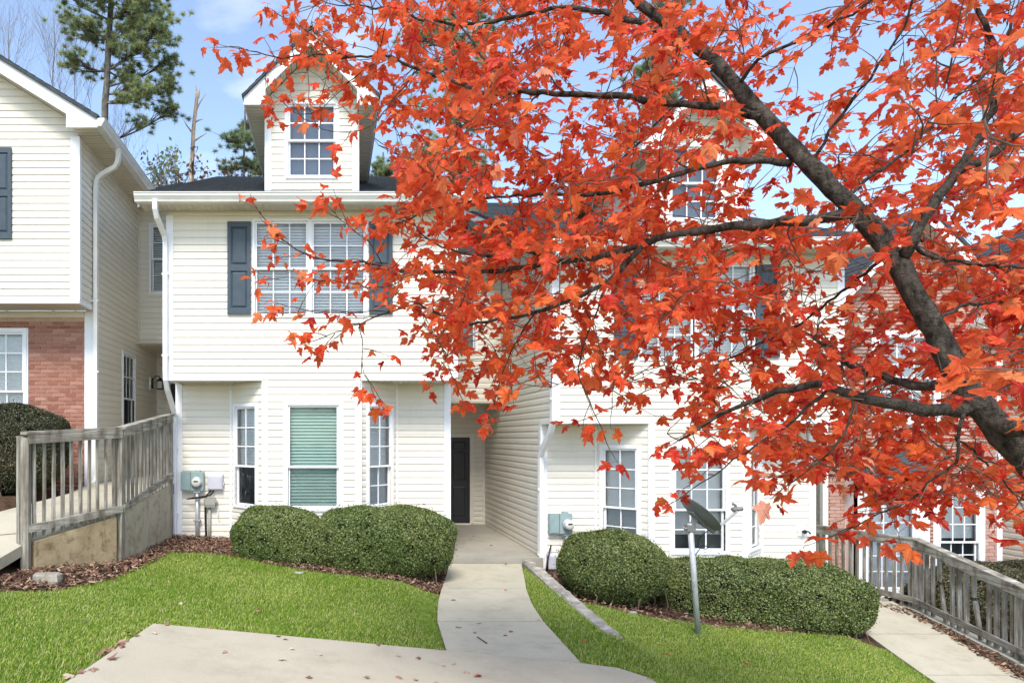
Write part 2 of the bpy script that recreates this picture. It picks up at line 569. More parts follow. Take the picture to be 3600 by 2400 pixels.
def make_screen():
    M = Mat('insect screen mesh', 0.8, 0.1)
    M.col((0.10, 0.115, 0.12))
    t = M.node('ShaderNodeBsdfTransparent')
    mx = M.node('ShaderNodeMixShader'); mx.inputs[0].default_value = 0.80
    M.l.new(M.b.outputs[0], mx.inputs[1]); M.l.new(t.outputs[0], mx.inputs[2])
    M.l.new(mx.outputs[0], M.n['Material Output'].inputs['Surface'])
    return M.m


M_SCREEN = make_screen()

# ------------------------------------------------------------------ ground
_GX = [-80, -30, -9, -4.0, -2.6, -1.65, 2.0, 3.12, 3.36, 8.2, 9.35, 9.75, 16, 80]
_GH = [1.0, -0.2, -0.9, -1.48, -1.69, -1.74, -2.07, -2.13, -2.26, -2.72, -2.80, -3.28, -3.6, -6.0]


_PD = [6.0, 6.26, 7.63, 8.5, 9.35, 10.3, 11.3]
_PL = [1.085, 1.10, 1.20, 1.34, 1.53, 1.76, 1.98]
_PR = [2.27, 2.30, 2.40, 2.52, 2.70, 2.94, 3.18]


def G(x, d):
    x = np.asarray(x, dtype=float); d = np.asarray(d, dtype=float)
    h = np.interp(x, _GX, _GH)
    smooth = np.interp(x, [-2.6, 2.0, 3.1, 8.2, 16], [-1.64, -2.07, -2.17, -2.70, -3.6])
    k = np.clip((7.4 - d) / 1.6, 0, 1)
    k = np.where(x > -1, k, 0)
    h = h * (1 - k) + smooth * k                                    # the steps fade out towards the street
    h = h - np.clip((x - 3.0) / 4.0, 0, 1) * 0.11 * np.clip(11.3 - d, 0, 7)   # the right yard falls towards the street
    for sh in (0.0, 6.2):                                             # the ground is levelled along the two paths
        le = np.interp(d, _PD, _PL) + sh; re = np.interp(d, _PD, _PR) + sh
        pz = np.interp(d, [5, 6.2, 11.3], [-2.10, -2.075, -2.115]) if sh == 0 else -2.735 - 0.11 * (11.3 - d)
        out = np.maximum(np.maximum(le - x, x - re), 0)
        kk = np.clip(1 - (out - 0.03) / 0.55, 0, 1) * np.clip((d - 5.2) / 0.8, 0, 1) * np.clip((11.6 - d) / 0.2, 0, 1)
        kk = kk * kk * (3 - 2 * kk)
        kk = np.where(x > re, np.where(sh == 0, kk, np.clip(1 - (out - 0.03) / 0.4, 0, 1)), kk)
        h = h * (1 - kk) + (pz - 0.028) * kk
    up = np.clip((-x - 4.0) / 0.7, 0, 1) * np.clip((d - 8.0) / 1.2, 0, 1)
    h = h * (1 - up) + (-0.86) * up                                 # the raised yard of the left house
    return h


def G1(x, d):
    return float(G(x, d))


def pip(P, poly):
    poly = np.asarray(poly, dtype=float)
    x, y = P[:, 0], P[:, 1]
    inside = np.zeros(len(P), dtype=bool)
    n = len(poly)
    for i in range(n):
        x0, y0 = poly[i]; x1, y1 = poly[(i + 1) % n]
        c = ((y0 > y) != (y1 > y)) & (x < (x1 - x0) * (y - y0) / (y1 - y0 + 1e-12) + x0)
        inside ^= c
    return inside


def dense(poly, step):
    out = []
    n = len(poly)
    for i in range(n):
        a, b = Vector(poly[i]), Vector(poly[(i + 1) % n])
        k = max(1, int((b - a).length / step))
        for j in range(k): out.append(tuple(a.lerp(b, j / k)))
    return out


def sheet(name, poly, zf, mat, step=0.25, thick=0.0, parent=None, kind=None):
    b = dense(poly, step)
    A = np.array(b)
    xs = np.arange(A[:, 0].min(), A[:, 0].max(), step); ys = np.arange(A[:, 1].min(), A[:, 1].max(), step)
    P = np.array([(x, y) for x in xs for y in ys]) + 0.013
    P = P[pip(P, poly)] if len(P) else P
    if len(P):
        keep = np.min(np.hypot(P[:, None, 0] - A[None, :, 0], P[:, None, 1] - A[None, :, 1]), axis=1) > step * 0.35
        P = P[keep]
    nb = len(b)
    vs = [Vector(p) for p in b] + [Vector(p) for p in P.tolist()]
    r = delaunay_2d_cdt(vs, [(i, (i + 1) % nb) for i in range(nb)], [], 1, 1e-6)
    top = [(v.x, v.y, zf(v.x, v.y)) for v in r[0]]
    m = MB()
    m.add(top, [f for f in r[2]])
    if thick:
        zb = [(x, y, zf(x, y)) for x, y in b]
        m.add(zb + [(x, y, z - thick) for x, y, z in zb], [(i, i + nb, (i + 1) % nb + nb, (i + 1) % nb) for i in range(nb)])
    m.v = [tuple(v) for v in m.v]
    o = m.build(name, mat, parent, kind)
    return o


# the ground sheet reaching to the horizon
gx = np.unique(np.concatenate([np.array([-400, -200, -100, -60, -40, -25, -16]), np.arange(-12, 18, 0.25), np.array([20, 26, 40, 60, 100, 200, 400])]))
gd = np.unique(np.concatenate([np.array([-100, -50, -20, -10, -5, -2]), np.arange(0, 16, 0.4), np.array([18, 22, 30, 45, 70, 120, 220, 500, 900])]))
XX, DD = np.meshgrid(gx, gd)
HH = G(XX, DD) - 0.03
V = np.stack([XX.ravel(), DD.ravel(), HH.ravel()], 1)
nx = len(gx)
ii, jj = np.meshgrid(np.arange(len(gd) - 1), np.arange(nx - 1), indexing='ij')
q = (ii * nx + jj).ravel()
Fc = np.stack([q, q + 1, q + nx + 1, q + nx], 1)
tag(np_mesh('ground', V, Fc, M_SOIL, kind='structure'), 'bare brown soil ground under the lawns and houses')


def edges_at(d, sh=0.0):
    return float(np.interp(d, _PD, _PL)) + sh, float(np.interp(d, _PD, _PR)) + sh


PATH_EDGE = [6.2 + i * 0.3 for i in range(18)]


def path_z(sh, dh):
    if sh: return lambda x, d: -2.735 - 0.11 * (11.3 - d)
    return lambda x, d: float(np.interp(d, [5, 6.2, 11.3], [-2.10, -2.075, -2.115]))


def pad_z(x, d):
    return -1.852 - 0.0962 * x


def make_path(name, sh, dh, joints, lab, d_lo):
    base = link(bpy.data.objects.new(name, None)); base['kind'] = 'structure'; base['label'] = lab
    ORG[base.name] = Vector((0, 0, 0))
    for a, b in zip(joints[:-1], joints[1:]):
        ds = np.linspace(a + 0.012, b - 0.012, 6)
        L = [(edges_at(d, sh)[0], d) for d in ds]; Rr = [(edges_at(d, sh)[1], d) for d in ds]
        if a < 6.5:                                                  # the near joint runs askew along the pad
            L[0] = (L[0][0], a + 0.03)
        sheet('slab', L[::-1] + Rr, path_z(sh, dh), M_PATH, 0.35, 0.12, base)
    d0, d1 = joints[0], joints[-1]
    ds = np.linspace(d0, d1, 14)
    poly = [(edges_at(d, sh)[0] + 0.02, d) for d in ds][::-1] + [(edges_at(d, sh)[1] - 0.02, d) for d in ds]
    z = path_z(sh, dh)
    sheet('joint_bed', poly, lambda x, d: z(x, d) - 0.014, M_SOIL, 0.4, 0.05, base)
    return base


make_path('path', 0, 0, [6.21, 7.63, 9.35, 11.27], 'pale concrete garden path curving to the recessed porch', 6.2)
make_path('path', 6.2, -0.62, [5.9, 7.25, 8.6, 9.9, 11.27], 'pale concrete path beside the right wooden railing', 5.0)

PAD = [(-1.62, 6.14), (2.30, 6.19), (2.62, 6.15), (2.80, 5.95), (2.86, 5.5), (2.9, -12), (-3.4, -12), (-2.1, 3.0), (-1.82, 4.6)]
o = sheet('parking_pad', PAD, pad_z, M_PAD, 0.6, 0.14, None, 'structure')
tag(o, 'pale concrete parking pad in the foreground')

# lawns
LAWN_L = [(-1.62, 6.16), (-1.84, 4.6), (-2.12, 3.0), (-3.4, -12), (-12, -12), (-12, 5.5), (-5.2, 5.9), (-4.2, 6.35), (-3.45, 6.75), (-2.95, 7.15), (-2.62, 7.9), (-2.5, 8.6), (-2.42, 9.4),
          (-2.38, 9.85), (-1.9, 9.98), (-1.35, 9.85), (-0.9, 9.55), (-0.2, 9.30), (0.6, 9.22), (1.38, 9.14)]
LAWN_L += [(edges_at(d)[0] - 0.01, d) for d in (9.0, 8.5, 8.0, 7.6, 7.2, 6.8, 6.4, 6.22)]
LAWN_R = [(edges_at(d)[1] + 0.01, d) for d in (6.22, 6.8, 7.4, 8.0, 8.6, 9.35, 9.9, 10.4, 10.9, 11.15)]
LAWN_R += [(3.14, 11.0), (3.06, 9.6), (2.93, 7.25), (3.12, 7.15), (3.2, 7.5), (3.3, 9.25), (3.68, 9.25), (4.25, 9.05), (5.2, 9.12), (6.4, 9.36), (7.4, 9.58)]
LAWN_R += [(edges_at(d, 6.2)[0] - 0.01, d) for d in (9.4, 8.7, 8.2, 7.6, 7.0, 6.2, 5.9)] + [(7.25, 4.5), (7.2, -12), (2.92, -12), (2.88, 5.5), (2.82, 5.96), (2.64, 6.17)]
for nm, poly, lb in (('lawn', LAWN_L, 'short green lawn on the left of the path'), ('lawn', LAWN_R, 'green lawn between the two concrete paths')):
    tag(sheet(nm, poly, lambda x, d: G1(x, d) + 0.004, M_TURF, 0.35, 0, None, 'structure'), lb)
# ------------------------------------------------------------------ houses: helpers
EXP = 0.1143                                   # siding exposure
PROF = [(0.0, 0.0), (0.0180, 0.001), (0.0170, 0.060), (0.0070, 0.097), (0.0035, 0.1143)]


def prof_at(z):
    zs = [p[1] for p in PROF[1:]]; ns = [p[0] for p in PROF[1:]]
    return float(np.interp(z, zs, ns))


class Wall:
    """a vertical wall from A to B in plan, outward side on the right-hand side of A->B"""

    def __init__(self, A, B, z0, z1, ulim=None):
        self.A, self.B = Vector((A[0], A[1], 0)), Vector((B[0], B[1], 0))
        self.t = (self.B - self.A).normalized(); self.L = (self.B - self.A).length
        self.n = Vector((self.t.y, -self.t.x, 0))
        self.z0, self.z1 = z0, z1
        self.op = []
        self.ulim = ulim or (lambda z: (0.0, self.L))

    def P(self, u, n, z):
        p = self.A + self.t * u + self.n * n
        return (p.x, p.y, z)

    def hole(self, u0, u1, z0, z1):
        self.op.append((u0, u1, z0, z1)); return self

    def sheath(self, root, mat, thick=0.12, name='wall'):
        us = sorted({0.0, self.L, *[u for o in self.op for u in o[:2]]})
        zs = sorted({self.z0, self.z1, *[z for o in self.op for z in o[2:]]})
        us = [u for u in us if -1e-6 <= u <= self.L + 1e-6]; zs = [z for z in zs if self.z0 - 1e-6 <= z <= self.z1 + 1e-6]
        m = MB()
        for a, b in zip(us[:-1], us[1:]):
            for c, d in zip(zs[:-1], zs[1:]):
                um, zm = (a + b) / 2, (c + d) / 2
                if any(o[0] < um < o[1] and o[2] < zm < o[3] for o in self.op): continue
                m.obox(self.A, self.t, self.n, (0, 0, 1), a, b, -thick, 0, c, d)
        return m.build(name, mat, root)

    def siding(self, parent, mat=None, individual=True, zref=0.914, join_from=None):
        mat = mat or M_SIDING
        k0 = int(math.floor((self.z0 - zref) / EXP)); k1 = int(math.ceil((self.z1 - zref) / EXP))
        joined = MB()
        for k in range(k0, k1):
            za, zb = max(self.z0, zref + k * EXP), min(self.z1, zref + (k + 1) * EXP)
            if zb - za < 0.006: continue
            zc = zref + k * EXP
            # split along u by openings
            cuts = {0.0, self.L}
            for o in self.op:
                if o[2] < zb and o[3] > za: cuts |= {o[0], o[1]}
            cuts = sorted(c for c in cuts if -1e-6 <= c <= self.L + 1e-6)
            runs = []                                    # (u0,u1,za,zb)
            for a, b in zip(cuts[:-1], cuts[1:]):
                um = (a + b) / 2
                segs = [(za, zb)]
                for o in self.op:
                    if o[0] < um < o[1]:
                        ns = []
                        for s, e in segs:
                            if o[2] > s: ns.append((s, min(e, o[2])))
                            if o[3] < e: ns.append((max(s, o[3]), e))
                        segs = [x for x in ns if x[1] - x[0] > 0.01]
                for s, e in segs: runs.append([a, b, s, e])
            merged = []
            for r in runs:
                if merged and abs(merged[-1][1] - r[0]) < 1e-6 and merged[-1][2:] == r[2:]: merged[-1][1] = r[1]
                else: merged.append(r)
            for a, b, s, e in merged:
                zz = [s] + [zc + p[1] for p in PROF[2:4] if s < zc + p[1] < e] + [e]
                pts0, pts1 = [], []
                for z in zz:
                    lo, hi = self.ulim(z)
                    u0, u1 = max(a, lo), min(b, hi)
                    if u1 < u0: u0 = u1 = (lo + hi) / 2
                    pts0.append((u0, prof_at(z - zc), z)); pts1.append((u1, prof_at(z - zc), z))
                if pts1[0][0] - pts0[0][0] < 0.01: continue
                m = MB()
                n = len(zz)
                vs = [self.P(u, w, z) for u, w, z in pts0] + [self.P(u, w, z) for u, w, z in pts1]
                vs += [self.P(pts0[0][0], 0.0005, zz[0]), self.P(pts1[0][0], 0.0005, zz[0]), self.P(pts0[-1][0], 0.0005, zz[-1]), self.P(pts1[-1][0], 0.0005, zz[-1])]
                b0, b1, t0, t1 = 2 * n, 2 * n + 1, 2 * n + 2, 2 * n + 3
                fs = [(i, n + i, n + i + 1, i + 1) for i in range(n - 1)]
                fs += [(b0, b1, n, 0), (n - 1, 2 * n - 1, t1, t0), tuple([b0] + list(range(n)) + [t0]), tuple([t1] + list(range(2 * n - 1, n - 1, -1)) + [b1])]
                m.add(vs, fs)
                if individual: m.build('siding_board', mat, parent)
                else: joined.add(m.v, m.f)
        if not individual and joined.v:
            joined.build('siding', mat, parent, 'stuff')

    def strip(self, root, name, mat, u0, u1, z0, z1, n0=0.0, n1=0.03):
        return MB().obox(self.A, self.t, self.n, (0, 0, 1), u0, u1, n0, n1, z0, z1).build(name, mat, root)


SLATMESH = {}


def window(root, W, u0, u1, z0, z1, cols, rows, split=0.5, blind=None, glass=None, casing=0.055, blind_span=(0.0, 1.0), tilt=38, cols2=None, rows2=None, room=True, sill=False, slat_mat=None,
           screen=False, sky_panel=False):
    """double-hung window in an opening of wall W; adds the opening's frame, sashes, bars, panes and blind"""
    glass = glass or M_GLASS
    A, t, n = W.A, W.t, W.n
    up = Vector((0, 0, 1))
    c = casing
    fr = MB()
    for a, b, p, q in ((u0 - c, u0, z0 - c, z1 + c), (u1, u1 + c, z0 - c, z1 + c), (u0, u1, z1, z1 + c), (u0, u1, z0 - c, z0)):
        fr.obox(A, t, n, up, a, b, -0.06, 0.038, p, q)
    c2 = c * 0.45                                        # outer stepped brickmould
    for a, b, p, q in ((u0 - c - c2, u0 - c, z0 - c - c2, z1 + c + c2), (u1 + c, u1 + c + c2, z0 - c - c2, z1 + c + c2), (u0 - c, u1 + c, z1 + c, z1 + c + c2), (u0 - c, u1 + c, z0 - c - c2, z0 - c)):
        fr.obox(A, t, n, up, a, b, 0.0, 0.024, p, q)
    win = fr.build('window', M_WHITE, root)
    zs = z0 + (z1 - z0) * split
    s = 0.034
    for k, (p, q, na, nb) in enumerate(((zs - s * 0.5, z1, -0.022, 0.012), (z0, zs + s * 0.5, -0.056, -0.024))):
        m = MB()
        for a, b, e, f in ((u0, u0 + s, p, q), (u1 - s, u1, p, q), (u0 + s, u1 - s, q - s, q), (u0 + s, u1 - s, p, p + s)):
            m.obox(A, t, n, up, a, b, na, nb, e, f)
        m.build('sash', M_WHITE, win)
        ia, ib, ip, iq = u0 + s, u1 - s, p + s, q - s
        nm = (na + nb) / 2
        MB().add([W.P(ia, nm, ip), W.P(ib, nm, ip), W.P(ib, nm, iq), W.P(ia, nm, iq)], [(0, 1, 2, 3)]).build('pane', glass, win)
        cc = cols if k == 0 or cols2 is None else cols2
        rr = rows if k == 0 or rows2 is None else rows2
        for i in range(1, cc):
            uu = ia + (ib - ia) * i / cc
            MB().obox(A, t, n, up, uu - 0.009, uu + 0.009, nm + 0.004, nm + 0.014, ip, iq).build('glazing_bar', M_WHITE, win)
        for i in range(1, rr):
            zz = ip + (iq - ip) * i / rr
            MB().obox(A, t, n, up, ia, ib, nm + 0.0045, nm + 0.0135, zz - 0.009, zz + 0.009).build('glazing_bar', M_WHITE, win)
        if screen and k == 1:
            MB().add([W.P(ia, nm - 0.012, ip), W.P(ib, nm - 0.012, ip), W.P(ib, nm - 0.012, iq), W.P(ia, nm - 0.012, iq)], [(0, 1, 2, 3)]).build('insect_screen', M_DARK if screen == 'dark' else M_SCREEN, win)
        if sky_panel:
            MB().obox(A, t, n, up, ia - 0.02, ib + 0.02, -0.10, -0.09, ip - 0.02, iq + 0.02).build('sky_reflection_panel', M_SKYREFL, win)  # panel added behind the panes; its colour imitates a sky reflection
    if blind:
        sm = slat_mat or M_BLIND
        pitch, sw = blind[0], blind[0] * 1.22
        b0, b1 = z0 + (z1 - z0) * blind_span[0], z0 + (z1 - z0) * blind_span[1]
        key = (round(u1 - u0, 3), sw, sm.name, tilt, round(t.x, 4), round(t.y, 4))
        if key not in SLATMESH:
            ca, sa = math.cos(R(tilt)), math.sin(R(tilt))
            w = (u1 - u0) / 2 - 0.012
            m = MB()
            ay = n * ca + up * (-sa)
            az = n * sa + up * ca
            m.obox((0, 0, 0), t, ay, az, -w, w, -sw / 2, sw / 2, -0.0015, 0.0015)
            me = m.mesh('slat'); me.materials.append(sm)
            SLATMESH[key] = me
        cnt = int((b1 - b0) / pitch)
        for i in range(cnt):
            z = b1 - (i + 0.5) * pitch
            p = A + t * ((u0 + u1) / 2) + n * (-0.095)
            ob = inst('blind_slat', SLATMESH[key], win, (p.x, p.y, z))
        MB().obox(A, t, n, up, u0 + 0.008, u1 - 0.008, -0.12, -0.07, b1, min(z1, b1 + 0.05)).build('blind_headrail', sm, win)
    if room:
        m = MB()
        d = -0.75
        e = 0.002
        m.obox(A, t, n, up, u0 - 0.3, u1 + 0.3, d - 0.02, d, z0 - 0.3, z1 + 0.3)
        m.obox(A, t, n, up, u0 - 0.3, u0 - 0.28, d, -0.13, z0 - 0.3, z1 + 0.3)
        m.obox(A, t, n, up, u1 + 0.28, u1 + 0.3, d, -0.13, z0 - 0.3, z1 + 0.3)
        m.obox(A, t, n, up, u0 - 0.28, u1 + 0.28, d, -0.13, z0 - 0.3, z0 - 0.28)
        m.obox(A, t, n, up, u0 - 0.28, u1 + 0.28, d, -0.13, z1 + 0.28, z1 + 0.3)
        m.build('room_behind', M_ROOM, win)
    return win


def shutter(root, W, u0, u1, z0, z1):
    m = MB()
    t, n, A, up = W.t, W.n, W.A, (0, 0, 1)
    w = u1 - u0
    st = min(0.055, w * 0.2)
    zm = z0 + (z1 - z0) * 0.5
    for a, b, p, q in ((u0, u0 + st, z0, z1), (u1 - st, u1, z0, z1), (u0 + st, u1 - st, z1 - 0.085, z1), (u0 + st, u1 - st, z0, z0 + 0.1), (u0 + st, u1 - st, zm - 0.05, zm + 0.05)):
        m.obox(A, t, n, up, a, b, 0.0, 0.052, p, q)
    o = m.build('shutter', M_SHUTTER, root)
    for p, q in ((z0 + 0.1, zm - 0.05), (zm + 0.05, z1 - 0.085)):
        m = MB()
        a, b = u0 + st, u1 - st
        vs, k = [], 0.028
        for (aa, bb, pp, qq, nn) in ((a, b, p, q, 0.030), (a + 0.012, b - 0.012, p + 0.012, q - 0.012, 0.030), (a + 0.012 + k, b - 0.012 - k, p + 0.012 + k, q - 0.012 - k, 0.046)):
            for u, z in ((aa, pp), (bb, pp), (bb, qq), (aa, qq)): vs.append(W.P(u, nn, z))
        fs = [(8, 9, 10, 11)]
        for base in (0, 4):
            for i in range(4):
                j = (i + 1) % 4
                fs.append((base + i, base + j, base + 4 + j, base + 4 + i))
        m.add(vs, fs)
        m.build('shutter_panel', M_SHUTTER, o)
    return o


def corner_board(root, x, y, z0, z1, sx, sy, w=0.09, mat=None, proud=0.028, d=None):
    """L-shaped corner cover at (x, y); sx, sy point outwards"""
    m = MB()
    p = proud
    d = d or w
    m.box(x - sx * w, x + sx * p, y + sy * p, y + sy * 0.0, z0, z1)
    m.box(x + sx * p, x, y, y - sy * d, z0, z1)
    return m.build('corner_board', mat or M_WHITE, root)


def soffit_strip(root, x0, x1, y0, y1, z, along='x', pitch=0.1, mat=None, name='soffit'):
    """ribbed vinyl soffit; 'along' is the direction in which the ribs repeat"""
    m = MB()
    a0, a1 = (x0, x1) if along == 'x' else (y0, y1)
    n = max(1, int(round(abs(a1 - a0) / pitch)))
    step = (a1 - a0) / n
    for i in range(n):
        p, q = a0 + i * step, a0 + (i + 1) * step
        g = step * 0.12
        if along == 'x':
            m.box(p + g, q - g, y0, y1, z - 0.004, z + 0.004); m.box(p - g, p + g, y0, y1, z + 0.004, z + 0.008)
        else:
            m.box(x0, x1, p + g, q - g, z - 0.004, z + 0.004); m.box(x0, x1, p - g, p + g, z + 0.004, z + 0.008)
    return m.build(name, mat or M_SOFFIT, root)


def gutter_x(root, x0, x1, y, z, mat=None):
    """K-style gutter running along X; back face at y, front towards -Y, bottom at z"""
    pr = [(0, 0), (-0.075, 0), (-0.085, 0.03), (-0.12, 0.085), (-0.12, 0.122), (-0.132, 0.122), (-0.132, 0.134), (-0.108, 0.134), (-0.108, 0.09), (-0.07, 0.02), (-0.006, 0.012), (-0.006, 0.12), (0, 0.12)]
    m = MB().prism([(x0, y + a, z + b) for a, b in pr], ((x0, 0, 0), (x1, 0, 0)))
    m.f = m.f[2:]
    for xx in (x0, x1):
        m.add([(xx, y + a, z + b) for a, b in ((0, 0), (-0.075, 0), (-0.085, 0.03), (-0.12, 0.085), (-0.12, 0.122), (0, 0.12))], [(0, 1, 2, 3, 4, 5)])
    return m.build('gutter', mat or M_GUTTER, root)


def gutter_y(root, y0, y1, x, z, sx, mat=None):
    pr = [(0, 0), (0.075, 0), (0.085, 0.03), (0.12, 0.085), (0.12, 0.122), (0.132, 0.122), (0.132, 0.134), (0.108, 0.134), (0.108, 0.09), (0.07, 0.02), (0.006, 0.012), (0.006, 0.12), (0, 0.12)]
    m = MB().prism([(x + sx * a, y0, z + b) for a, b in pr], ((0, y0, 0), (0, y1, 0)))
    m.f = m.f[2:]
    for yy in (y0, y1):
        m.add([(x + sx * a, yy, z + b) for a, b in ((0, 0), (0.075, 0), (0.085, 0.03), (0.12, 0.085), (0.12, 0.122), (0, 0.12))], [(0, 1, 2, 3, 4, 5)])
    return m.build('gutter', mat or M_GUTTER, root)


def roof_plane(root, p_eave0, p_eave1, p_top0, p_top1, thick=0.05, exp=0.14, name='roof'):
    """sloping deck with real overlapping shingle courses on it"""
    a, b, c, d = Vector(p_eave0), Vector(p_eave1), Vector(p_top0), Vector(p_top1)
    nrm = (b - a).cross(c - a).normalized()
    if nrm.z < 0: nrm = -nrm
    m = MB()
    vs = [a, b, d, c]
    m.add(vs + [v - nrm * thick for v in vs], [(0, 1, 2, 3), (7, 6, 5, 4), (0, 4, 5, 1), (1, 5, 6, 2), (2, 6, 7, 3), (3, 7, 4, 0)])
    deck = m.build(name, M_SHINGLE, root)
    L = ((c - a).length + (d - b).length) / 2
    n = max(1, int(L / exp))
    s = MB()
    rr = random.Random(3)
    for i in range(n):
        f0, f1 = i / n, (i + 1) / n
        l0, l1 = a.lerp(c, f0), a.lerp(c, min(1, f1 + 0.1 / n))
        r0, r1 = b.lerp(d, f0), b.lerp(d, min(1, f1 + 0.1 / n))
        w = (r0 - l0).length
        k = max(1, int(w / 0.9))
        for j in range(k):
            g0, g1 = j / k, (j + 1) / k
            h = 0.009 + rr.random() * 0.004
            q = [l0.lerp(r0, g0), l0.lerp(r0, g1), l1.lerp(r1, g1), l1.lerp(r1, g0)]
            top = [q[0] + nrm * h, q[1] + nrm * h, q[2] + nrm * 0.003, q[3] + nrm * 0.003]
            low = [q[0] + nrm * 0.0005, q[1] + nrm * 0.0005]
            s.add(top + low, [(0, 1, 2, 3), (4, 5, 1, 0)])
    s.build('shingles', M_SHINGLE, deck, 'stuff')
    return deck


def brick_mesh(mat):
    m = MB().box(-0.097, 0.097, -0.012, 0.0, -0.029, 0.029)
    for i in range(len(m.v)):
        x, y, z = m.v[i]
        if y < -0.006: m.v[i] = (x * 0.975, y, z * 0.93)
    me = m.mesh('brick'); me.materials.append(mat)
    return me


def bricks(parent, W, mat, want, zref, limit=300):
    """running-bond bricks on wall W as single objects where want(p) is true (nearest first), the rest joined"""
    me = brick_mesh(mat)
    ang = math.atan2(W.t.y, W.t.x)
    spots = []
    k0, k1 = int(math.ceil((W.z0 - zref) / 0.0677)), int((W.z1 - zref) / 0.0677)
    for k in range(k0, k1):
        z = zref + (k + 0.5) * 0.0677
        off = 0.1015 if k % 2 else 0.0
        u = -off
        while u < W.L + 0.2:
            a, b = u + 0.004, u + 0.199
            a2, b2 = max(a, 0.0), min(b, W.L)
            lo, hi = W.ulim(z)
            a2, b2 = max(a2, lo), min(b2, hi)
            cuts = [(a2, b2)]
            for o in W.op:
                if o[2] < z < o[3]:
                    nc = []
                    for p, q in cuts:
                        if p < o[0]: nc.append((p, min(q, o[0])))
                        if q > o[1]: nc.append((max(p, o[1]), q))
                    cuts = nc
            for p, q in cuts:
                if q - p > 0.03: spots.append(((p + q) / 2, z, (q - p) / 0.195))
            u += 0.203
    first = [s for s in spots if want(*s[:2])]
    rest = [s for s in spots if not want(*s[:2])]
    if len(first) > limit:
        first.sort(key=lambda s: -s[2]); rest += first[limit:]; first = first[:limit]
    for u, z, sx in first:
        inst('brick', me, parent, W.P(u, 0.004 * random.random() - 0.002, z), (0, 0, ang), (sx * 0.99, 1, 1))
    if rest:
        base = np.array([v.co for v in me.vertices]); fc = np.array([list(p.vertices) for p in me.polygons])
        Vs, Fs, rn = [], [], []
        ca, sa = math.cos(ang), math.sin(ang)
        for i, (u, z, sx) in enumerate(rest):
            b = base.copy(); b[:, 0] *= sx * 0.99
            x = b[:, 0] * ca - b[:, 1] * sa; y = b[:, 0] * sa + b[:, 1] * ca
            p = W.P(u, 0.004 * random.random() - 0.002, z)
            Vs.append(np.stack([x + p[0], y + p[1], b[:, 2] + p[2]], 1)); Fs.append(fc + i * 8); rn += [random.random()] * 8
        np_mesh('brickwork', np.concatenate(Vs), np.concatenate(Fs), mat, parent, rn, 'stuff')


def panel_door(root, W, u0, u1, z0, z1, mat, knob_side=-1):
    d = W.strip(root, 'door', mat, u0, u1, z0, z1, -0.05, -0.005)
    w = u1 - u0
    for (a, b, p, q) in ((0.12, 0.45, 0.86, 0.95), (0.55, 0.88, 0.86, 0.95), (0.12, 0.45, 0.50, 0.83), (0.55, 0.88, 0.50, 0.83), (0.12, 0.45, 0.08, 0.43), (0.55, 0.88, 0.08, 0.43)):
        H = z1 - z0
        m = MB()
        k = 0.025
        vs = []
        for (e, nn) in ((0, -0.004), (k, 0.006), (k + 0.02, 0.006)):
            for u, z in ((u0 + a * w + e, z0 + p * H + e), (u0 + b * w - e, z0 + p * H + e), (u0 + b * w - e, z0 + q * H - e), (u0 + a * w + e, z0 + q * H - e)): vs.append(W.P(u, nn, z))
        fs = [(8, 9, 10, 11)] + [(s + i, s + (i + 1) % 4, s + 4 + (i + 1) % 4, s + 4 + i) for s in (0, 4) for i in range(4)]
        m.add(vs, fs); m.build('door_panel', mat, d)
    uk = u0 + 0.07 if knob_side < 0 else u1 - 0.07
    m = MB(); m.smooth = True
    m.lathe(W.P(uk, -0.005, z0 + 0.95), W.n, [(0, 0.028), (0.012, 0.028), (0.016, 0.011), (0.04, 0.011), (0.05, 0.026), (0.068, 0.028), (0.08, 0.016)], 14)
    m.build('door_knob', M_BRASS, d)
    fr = MB()
    c = 0.09
    for a, b, p, q in ((u0 - c, u0, z0, z1 + c), (u1, u1 + c, z0, z1 + c), (u0, u1, z1, z1 + c)):
        fr.obox(W.A, W.t, W.n, (0, 0, 1), a, b, -0.08, 0.03, p, q)
    fr.build('door_frame', M_CREAMTRIM, root)
    W.strip(root, 'threshold', M_CREAMTRIM, u0 - 0.02, u1 + 0.02, z0 - 0.05, z0, -0.06, 0.06)


